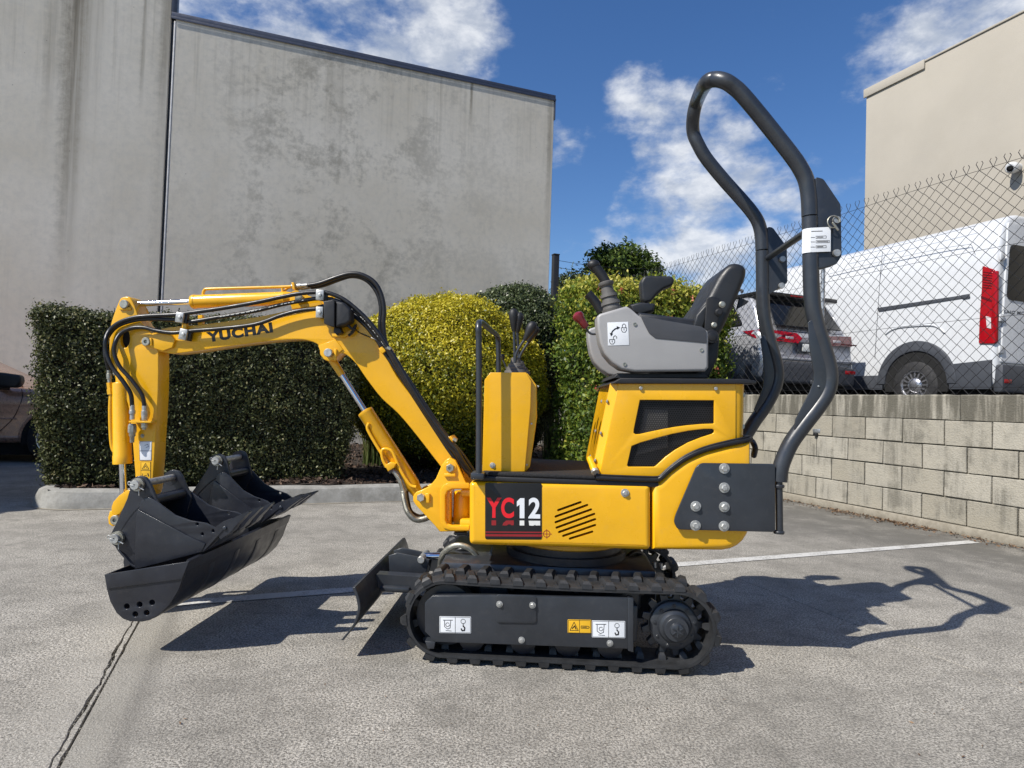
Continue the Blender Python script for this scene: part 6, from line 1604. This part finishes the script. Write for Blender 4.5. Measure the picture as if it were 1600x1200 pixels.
# tailgate glass, spoiler, lamps, bumper
def rear_quad(name, x0, x1, y0, z0, y1, z1, mat, th=.02, ins=.08):
    return slab(name, [suv_shape(Vector((x0, y0, z0))), suv_shape(Vector((x1, y0, z0))), suv_shape(Vector((x1 - ins, y1, z1))), suv_shape(Vector((x0 + ins, y1, z1)))], th, mat, suv)
rear_quad('rear_window', .22, SW - .22, .052, 1.10, .285, 1.48, 'glass', .02, .06)
box('spoiler', (.20, .20, 1.53), (SW - .20, .75, 1.60), 'glass', suv, .02)
box('brake_lamp', (.75, .19, 1.555), (1.11, .21, 1.575), 'lamp_red', suv, .003)
for x in (.30, SW - .30): tube('roof_rail', [(x, .7, 1.64), (x, .8, 1.69), (x, 2.0, 1.70), (x, 2.6, 1.66)], .018, 'cladding', suv, 4, 8)
for sgn in (0, 1):
    X = lambda x: x if sgn == 0 else SW - x
    lp = [(X(.03), .14, .90), (X(.06), .02, .88), (X(.62), -.022, .86), (X(.70), -.024, .93), (X(.58), -.018, 1.0), (X(.05), .05, 1.03), (X(.02), .38, 1.02)]
    q = [suv_shape(Vector(p)) for p in lp]
    vs = q + [p + Vector((0, -.028, 0)) + Vector(((-.022 if sgn == 0 else .022), 0, 0)) * (1 if i in (0, 6, 5) else 0) for i, p in enumerate(q)]
    n = 7; fs = [tuple(range(n)), tuple(range(2 * n - 1, n - 1, -1))] + [(i, (i + 1) % n, n + (i + 1) % n, n + i) for i in range(n)]
    t_ = mesh('tail_lamp', vs, fs, 'lamp_red', suv, 30)
    a, b = sorted((X(.42), X(.56))); box('lens', (a, -.056, .91), (b, -.05, .945), 'lens_clear', t_, .002)
    box('lens', (min(X(.10), X(.40)), -.053, .885), (max(X(.10), X(.40)), -.045, .905), 'lamp_dark', t_, .002)
    a, b = sorted((X(.12), X(.32))); box('reflector', (a, -.058, .47), (b, -.05, .52), 'lamp_red', suv, .003)
prism('rear_bumper', [fillet([(*p, 0) for p in ((.02, .30), (SW - .02, .30), (SW - .02, .56), (SW / 2 + .5, .60), (SW / 2 - .5, .60), (.02, .56))], .05)], -.055, .30, 'cladding', suv, .03, post=suv_shape)
box('tailgate_step', (.10, -.050, .62), (SW - .10, .1, .665), 'suv_silver', suv, .015)
box('plate_recess', (.66, -.032, .74), (1.20, -.022, .88), 'cladding', suv, .006)
box('number_plate', (.74, -.042, .755), (1.12, -.0325, .86), 'plate_white', suv, .003)
tube('rear_wiper', [(.93, .055, 1.10), (.80, .07, 1.14), (.52, .075, 1.15)], .012, 'cladding', suv, 4, 8)
tube('body_seam', [suv_shape(Vector(p)) for p in ((.24, -.018, .66), (.22, -.024, .80), (.40, -.026, .86))], .005, 'cladding', suv, 4, 6)
for yy, in ((.95,), (3.65,)):
    for side in (-1, 1):
        x = -.012 if side < 0 else SW + .012
        wheel(suv, (x, yy, .345), .345, .22, side, 'alloy', 10, .66)
        a0 = [(yy + .46 * math.cos(a), .345 + .45 * math.sin(a)) for a in [math.pi * i / 18 for i in range(19)]]
        a1 = [(yy + .37 * math.cos(a), .345 + .37 * math.sin(a)) for a in [math.pi * i / 18 for i in range(18, -1, -1)]]
        xx = -.018 if side < 0 else SW - .02
        prism('wheel_arch', [a0 + a1], xx, xx + .04, 'cladding', suv, .008, axis='x')
        prism('arch_shade', [[(yy + .375 * math.cos(a), .345 + .375 * math.sin(a)) for a in [math.pi * i / 18 for i in range(19)]] + [(yy - .375, .3), (yy + .375, .3)]], xx + (.008 if side < 0 else .022), xx + (.018 if side < 0 else .032), 'void', suv, 0, axis='x')  # black plate paints the shaded hollow round the wheel
box('underside', (.15, .1, .22), (SW - .15, 4.3, .339), 'void', suv, 0)
box('tow_bar', (SW / 2 - .05, -.12, .30), (SW / 2 + .05, .1, .36), 'cladding', suv, .01)

# ---------------------------------------------------------------- tan car at the left edge; frame: x = forward along the wall, y = away
fw = WF.P(86, 690, 8.75)                         # front wheel on the near side
T = Frame(Vector((fw.x, fw.y, 0)), TH)
car = thing('parked_car', 'tan car with black door mirror, half hidden left of the dark hedge', 'car', T.o, T.yaw)
CW = 1.78
def car_shape(v):
    k = max(0, v.z - .80) * .32; v.y = CW / 2 + (v.y - CW / 2) * (1 - k)
    e = max(0, v.x - .45) / .6; v.y = CW / 2 + (v.y - CW / 2) * (1 - .12 * min(1, e) ** 2); return v
lowc = [(-3.6, .26), (.80, .26), (.92, .45), (.90, .68), (.70, .84), (-.10, .99), (-.75, 1.02), (-3.5, 1.0), (-3.7, .8), (-3.68, .5)]
prism('body', [fillet([(*p, 0) for p in lowc], .09, 5)], 0, CW, 'tan_paint', car, .09, post=car_shape, bres=5, smooth=60)
cab = [(-.35, .98), (-1.35, 1.48), (-2.5, 1.50), (-3.4, 1.02), (-3.3, .95)]
prism('cabin', [fillet([(*p, 0) for p in cab], .1, 4)], .06, CW - .06, 'tan_paint', car, .06, post=car_shape, bres=4, smooth=60)
prism('side_window', [fillet([(*p, 0) for p in ((-.62, 1.03), (-1.38, 1.42), (-2.45, 1.44), (-3.05, 1.05))], .04)], .046, .07, 'glass', car, .004, post=car_shape)
prism('windscreen', [[(-.40, 1.0), (-1.33, 1.47), (-1.36, 1.45), (-.46, .985)]], .2, CW - .2, 'glass', car, .004, post=car_shape)
def yring(r0, r1, n=18): return [(r0 * math.cos(math.pi * i / n), .33 + r0 * math.sin(math.pi * i / n)) for i in range(n + 1)] + ([(r1 * math.cos(math.pi * i / n), .33 + r1 * math.sin(math.pi * i / n)) for i in range(n, -1, -1)] if r1 else [(-r0, .24), (r0, .24)])
for x0 in (0, -2.65):
    sh = lambda L: [(x + x0, z) for x, z in L]
    prism('arch_shade', [sh(yring(.385, 0))], -.004, .01, 'void', car, 0)  # black half disc stands for shade inside the arch
    prism('wheel_arch', [sh(yring(.42, .383))], -.014, .03, 'tan_paint', car, .01)
    c = Vector((x0, -.03, .325))
    t = lathe('tyre', c, c + Vector((0, 1, 0)), [(0, .21), (.004, .29), (.03, .325), (.18, .325), (.2, .2)], 'tyre', car, 32, (0, 1))
    lathe('rim', c + Vector((0, .0, 0)), c + Vector((0, 1, 0)), [(.004, .212), (.006, .2), (.035, .18), (.04, .06), (.02, .05), (.018, .01)], 'alloy', t, 32, (0, 1))

m0 = T.P(14, 594, -.16)
mir_ = prism('door_mirror', [fillet([(m0.x + a, m0.z + b, 0) for a, b in ((-.13, -.085), (.10, -.10), (.155, -.03), (.14, .07), (-.10, .10), (-.14, .05))], .04)], -.24, -.06, 'black_plastic', car, .03, bres=4, smooth=60)
slab('mirror_stalk', [(m0.x - .12, -.10, m0.z - .10), (m0.x + .0, -.10, m0.z - .10), (m0.x - .05, .05, m0.z - .13), (m0.x - .17, .05, m0.z - .13)], .04, 'black_plastic', mir_)
tube('door_seam', [car_shape(Vector(p)) + Vector((0, -.0005, 0)) for p in ((-.42, .0, .98), (-.40, 0, .85), (-.48, 0, .6), (-.62, 0, .42), (-.66, 0, .34))], .004, 'void', car, 4, 6)
tube('body_crease', [Vector((-3.4, .0, .62)), Vector((-1.5, .0, .60)), Vector((-.45, .0, .585))], .008, 'tan_paint', car, 4, 8)
lathe('side_repeater', (-.25, -.001, .83), (-.25, -.016, .83), [(0, .02), (.01, .018), (.012, .01)], 'black_plastic', car)
box('headlight', (.72, .12, .62), (.905, .45, .76), 'lens_clear', car, .03); box('headlight', (.72, CW - .45, .62), (.905, CW - .12, .76), 'lens_clear', car, .03)

box('underside', (-3.4, .12, .10), (.75, CW - .12, .30), 'void', car, 0)
# unseen second van added just left of the view to shade ground by the kerb
shade_van = copy_tree(van); q = se(KS - 1.95, 10.15)
shade_van.location = (q.x, q.y, 0); shade_van.rotation_euler = (0, 0, TH + math.pi)
shade_van['label'] = 'unseen white panel van added left of the tan car to cast shade'
